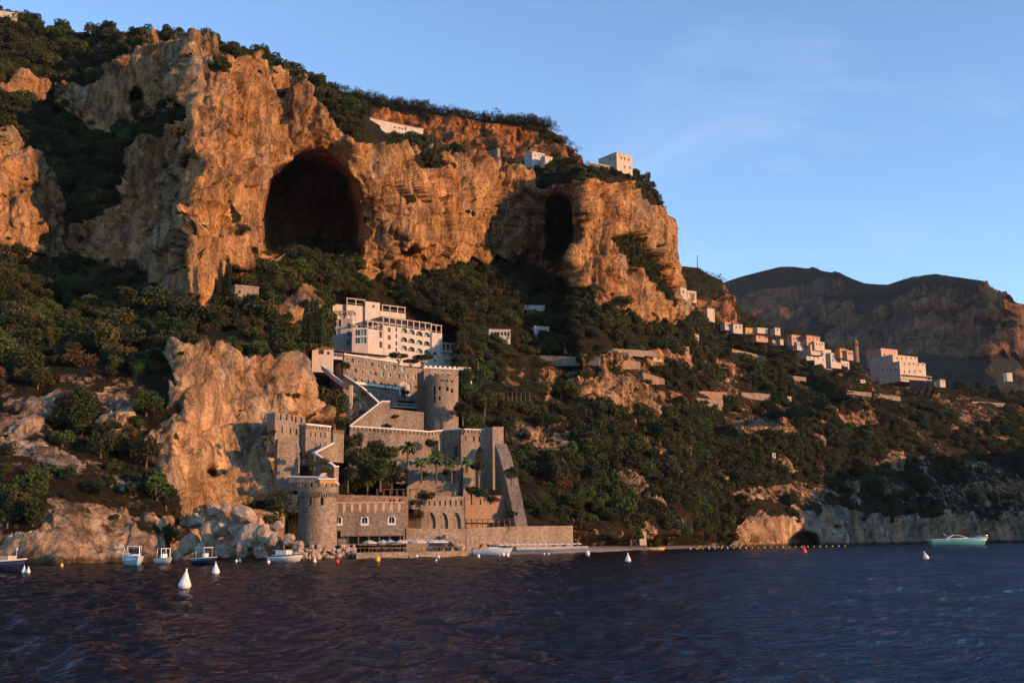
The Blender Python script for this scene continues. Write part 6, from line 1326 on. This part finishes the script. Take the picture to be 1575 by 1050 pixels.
LM = [(30, 430, 'under the cliff at the left edge'), (150, 470, 'in the middle of the dark wood under the grey cliff'), (250, 480, 'below the foot of the grey buttress'), (330, 490, 'around the twin cypresses'), (390, 480, 'below the square stone house'),
      (50, 560, 'at the left edge above the lower cliffs'), (170, 550, 'above the lower left cliffs'), (270, 540, 'at the brow of the lit lower cliff'), (400, 540, 'between the lit lower cliff and the gatehouse'), (50, 720, 'on the lower cliffs near the left edge'),
      (180, 660, 'in the gully left of the lit lower cliff'), (200, 780, 'low down above the first motorboats'), (380, 770, 'above the boulder heap'), (440, 420, 'just below the great cave'), (600, 450, 'on the slope behind the hotel'), (720, 420, 'under the shaded recess of the right cliff'),
      (810, 470, 'near the white pavilion'), (760, 560, 'on the slope right of the hotel'), (850, 640, 'on the steep slope beside the orange earth'), (830, 740, 'right of the sloping buttress'), (900, 790, 'above the end of the long sea wall'), (960, 700, 'in the middle of the steep slope'),
      (1000, 800, 'behind the open beach'), (900, 560, 'below the long low white house'), (1010, 500, 'at the foot of the right bluff'), (1110, 540, 'just under the hamlet'), (1080, 650, 'below the long stone terrace walls'), (1100, 760, 'above the far end of the beach'), (1200, 570, 'left of the ridge village'),
      (1200, 660, 'around the orange earth patch on the right slope'), (1250, 740, 'above the right shore rocks'), (1330, 620, 'below the ridge village vineyards'), (1450, 680, 'on the dark slope under the cream hotel'), (1520, 740, 'above the yacht near the right edge'),
      (60, 80, 'on the summit at the top left'), (200, 70, 'along the summit edge above the left cliff'), (180, 260, 'in the wooded gully between the left cliffs'), (60, 200, 'above the cliff at the left edge'), (400, 110, 'on the rim left of the great cave'), (500, 170, 'on the rim above the great cave'),
      (600, 225, 'below the long clifftop house'), (700, 245, 'near the grey watch tower'), (860, 262, 'on the rim of the right bluff'), (960, 400, 'on the ledge of the right bluff')]
def region(x, y):
    b = min(LM, key=lambda l: (l[0]-x)**2+(l[1]-y)**2); return b[2], b[2]
ap1, ap2 = np.quantile(app[single], [.4, .75])
for k in single:
    rg = region(tx[k], ty[k]); kd = 'round' if typ[k] == 0 else 'scrub'; col_ = random.randrange(6); cn = (['dark green', 'olive green', 'deep green'][col_ % 3] if kd == 'round' else ['dark green', 'olive', 'dry brownish'][col_ % 3])
    tree('broadleaf_tree' if kd == 'round' else 'bush', kd, tuple(Pt[k]), sz[k], ((('large ' if app[k] > ap2 else 'medium ' if app[k] > ap1 else 'smaller ')+cn)+(' round tree ' if kd == 'round' else ' spreading bush ')+rg[0]), 'tree' if kd == 'round' else 'bush', ((('large ' if app[k] > ap2 else 'medium ' if app[k] > ap1 else 'smaller ')+cn)+' '+('trees' if kd == 'round' else 'bushes')+', '+rg[1]), zs=random.uniform(.85, 1.15), ci=col_)
rest = ~sset; R_ = Pt[rest]; rs_ = sz[rest]; rt = typ[rest]
me = bpy.data.meshes.new('hillside_woods'); me.from_pydata([tuple(p) for p in R_], [], []); n_ = len(R_)
a = me.attributes.new('sc', 'FLOAT', 'POINT'); a.data.foreach_set('value', rs_.astype(np.float32))
a = me.attributes.new('rz', 'FLOAT', 'POINT'); a.data.foreach_set('value', (RNG.rand(n_)*6.28).astype(np.float32))
var = np.where(rt == 0, RNG.randint(0, 6, n_), 6+RNG.randint(0, 6, n_)).astype(np.int32); a = me.attributes.new('var', 'INT', 'POINT'); a.data.foreach_set('value', var)
woods = bpy.data.objects.new('hillside_woods', me); COL.objects.link(woods); tag(woods, 'dense dark evergreen wood and scrub covering the slopes', 'woods', kind='stuff')
# the source crowns are crowns of real trees standing in the scene
src = {}
for o in bpy.data.objects:
    if o.name.startswith('crown') and o.data in CR['round']+CR['scrub'] and o.data.name not in src: src[o.data.name] = o
allc = CR['round']+CR['scrub']
for m_ in allc:
    if m_.name not in src:
        p = Pt[rest][0]; t_ = tree('bush', 'scrub' if m_ in CR['scrub'] else 'round', tuple(p), 1.5, 'small bush in the woods', 'bush'); t_.children[0].data = m_; src[m_.name] = t_.children[0]
ng = bpy.data.node_groups.new('scatter', 'GeometryNodeTree'); ng.interface.new_socket('Geometry', in_out='INPUT', socket_type='NodeSocketGeometry'); ng.interface.new_socket('Geometry', in_out='OUTPUT', socket_type='NodeSocketGeometry')
gi = ng.nodes.new('NodeGroupInput'); go = ng.nodes.new('NodeGroupOutput'); jn = ng.nodes.new('GeometryNodeJoinGeometry')
def na(nm, dt): x = ng.nodes.new('GeometryNodeInputNamedAttribute'); x.data_type = dt; x.inputs['Name'].default_value = nm; return x.outputs['Attribute']
av, asz, arz = na('var', 'INT'), na('sc', 'FLOAT'), na('rz', 'FLOAT'); cx_ = ng.nodes.new('ShaderNodeCombineXYZ'); ng.links.new(arz, cx_.inputs[2])
for i, m_ in enumerate(allc):
    oi = ng.nodes.new('GeometryNodeObjectInfo'); oi.inputs['Object'].default_value = src[m_.name]; oi.inputs['As Instance'].default_value = True; oi.transform_space = 'ORIGINAL'
    cmp_ = ng.nodes.new('FunctionNodeCompare'); cmp_.data_type = 'INT'; cmp_.operation = 'EQUAL'; ng.links.new(av, cmp_.inputs[2]); cmp_.inputs[3].default_value = i
    ip = ng.nodes.new('GeometryNodeInstanceOnPoints'); ng.links.new(gi.outputs[0], ip.inputs['Points']); ng.links.new(cmp_.outputs[0], ip.inputs['Selection']); ng.links.new(oi.outputs['Geometry'], ip.inputs['Instance'])
    ng.links.new(cx_.outputs[0], ip.inputs['Rotation']); ng.links.new(asz, ip.inputs['Scale']); ng.links.new(ip.outputs[0], jn.inputs[0])
ng.links.new(jn.outputs[0], go.inputs[0]); md = woods.modifiers.new('scatter', 'NODES'); md.node_group = ng
# ridge woods far behind, one mass each
def far_woods(name, label, P_, R_, n, s0, s1, top=.0, seed=1):
    r = np.random.RandomState(seed); A = P_[:-14]; f = np.linalg.norm(np.cross(A[1:, :-1]-A[:-1, :-1], A[:-1, 1:]-A[:-1, :-1]), axis=-1)*np.where(R_[:-15, :-1] < .4, 1, .03)
    tw = np.zeros_like(f); tw[-4:] = f.max()*top; f = f+tw; pr = (f/f.sum()).reshape(-1); ix = r.choice(pr.size, n, p=pr); i, j = np.unravel_index(ix, f.shape); C_ = A[i, j]+r.normal(size=(n, 3))*[3, 3, 0]
    V0 = np.array([v.co[:] for v in CR['round'][0].vertices])[::1]; nv = 4*110; V0 = V0[:nv]; F0 = []
    for k in range(110): F0 += [(4*k, 4*k+1, 4*k+2), (4*k, 4*k+3, 4*k+1)]
    F0 = np.array(F0); sc = r.uniform(s0, s1, n); ph = r.uniform(0, 6.28, n); c, s = np.cos(ph), np.sin(ph)
    X = (V0[None, :, 0]*c[:, None]-V0[None, :, 1]*s[:, None])*sc[:, None]+C_[:, 0:1]; Y = (V0[None, :, 0]*s[:, None]+V0[None, :, 1]*c[:, None])*sc[:, None]+C_[:, 1:2]; Z = V0[None, :, 2]*sc[:, None]*.9+C_[:, 2:3]
    V = np.stack([X, Y, Z], -1).reshape(-1, 3); F = (F0[None]+(np.arange(n)*nv)[:, None, None]).reshape(-1, 3); me = bpy.data.meshes.new(name)
    # larger leaves: scale each about its blob is skipped, the far crowns stay clumpy
    me.vertices.add(len(V)); me.vertices.foreach_set('co', V.reshape(-1).astype(np.float32)); me.loops.add(F.size); me.polygons.add(len(F)); me.loops.foreach_set('vertex_index', F.reshape(-1).astype(np.int32)); me.polygons.foreach_set('loop_start', (np.arange(len(F))*3).astype(np.int32)); me.materials.append(M_LEAF[0]); me.update(calc_edges=True)
    o = bpy.data.objects.new(name, me); COL.objects.link(o); tag(o, label, 'woods', kind='stuff')
far_woods('ridge_woods', 'dark trees along the top of the orange ridge', PB, RB, 1100, 2.5, 5, .4, 2)
far_woods('bluff_hill_woods', 'dark scrub on the hill behind the bluff', PC_, RC, 800, 3, 6.5, .1, 3)

# ================================================================== air
hz = MB(); hz.hexa([(-4600, -60, -9), (4600, -60, -9), (4600, 6600, -9), (-4600, 6600, -9), (-4600, -60, 1500), (4600, -60, 1500), (4600, 6600, 1500), (-4600, 6600, 1500)])
M_AIR = bpy.data.materials.new('air'); M_AIR.use_nodes = True; _t2 = M_AIR.node_tree; _t2.nodes.remove(_t2.nodes['Principled BSDF']); _v = _t2.nodes.new('ShaderNodeVolumePrincipled')
_v.inputs['Color'].default_value = (.58, .74, 1.0, 1); _v.inputs['Density'].default_value = .000014; _t2.links.new(_v.outputs[0], _t2.nodes['Material Output'].inputs['Volume'])
hzo = hz.build('haze', M_AIR); tag(hzo, 'thin evening haze over the coast', 'haze', kind='stuff')
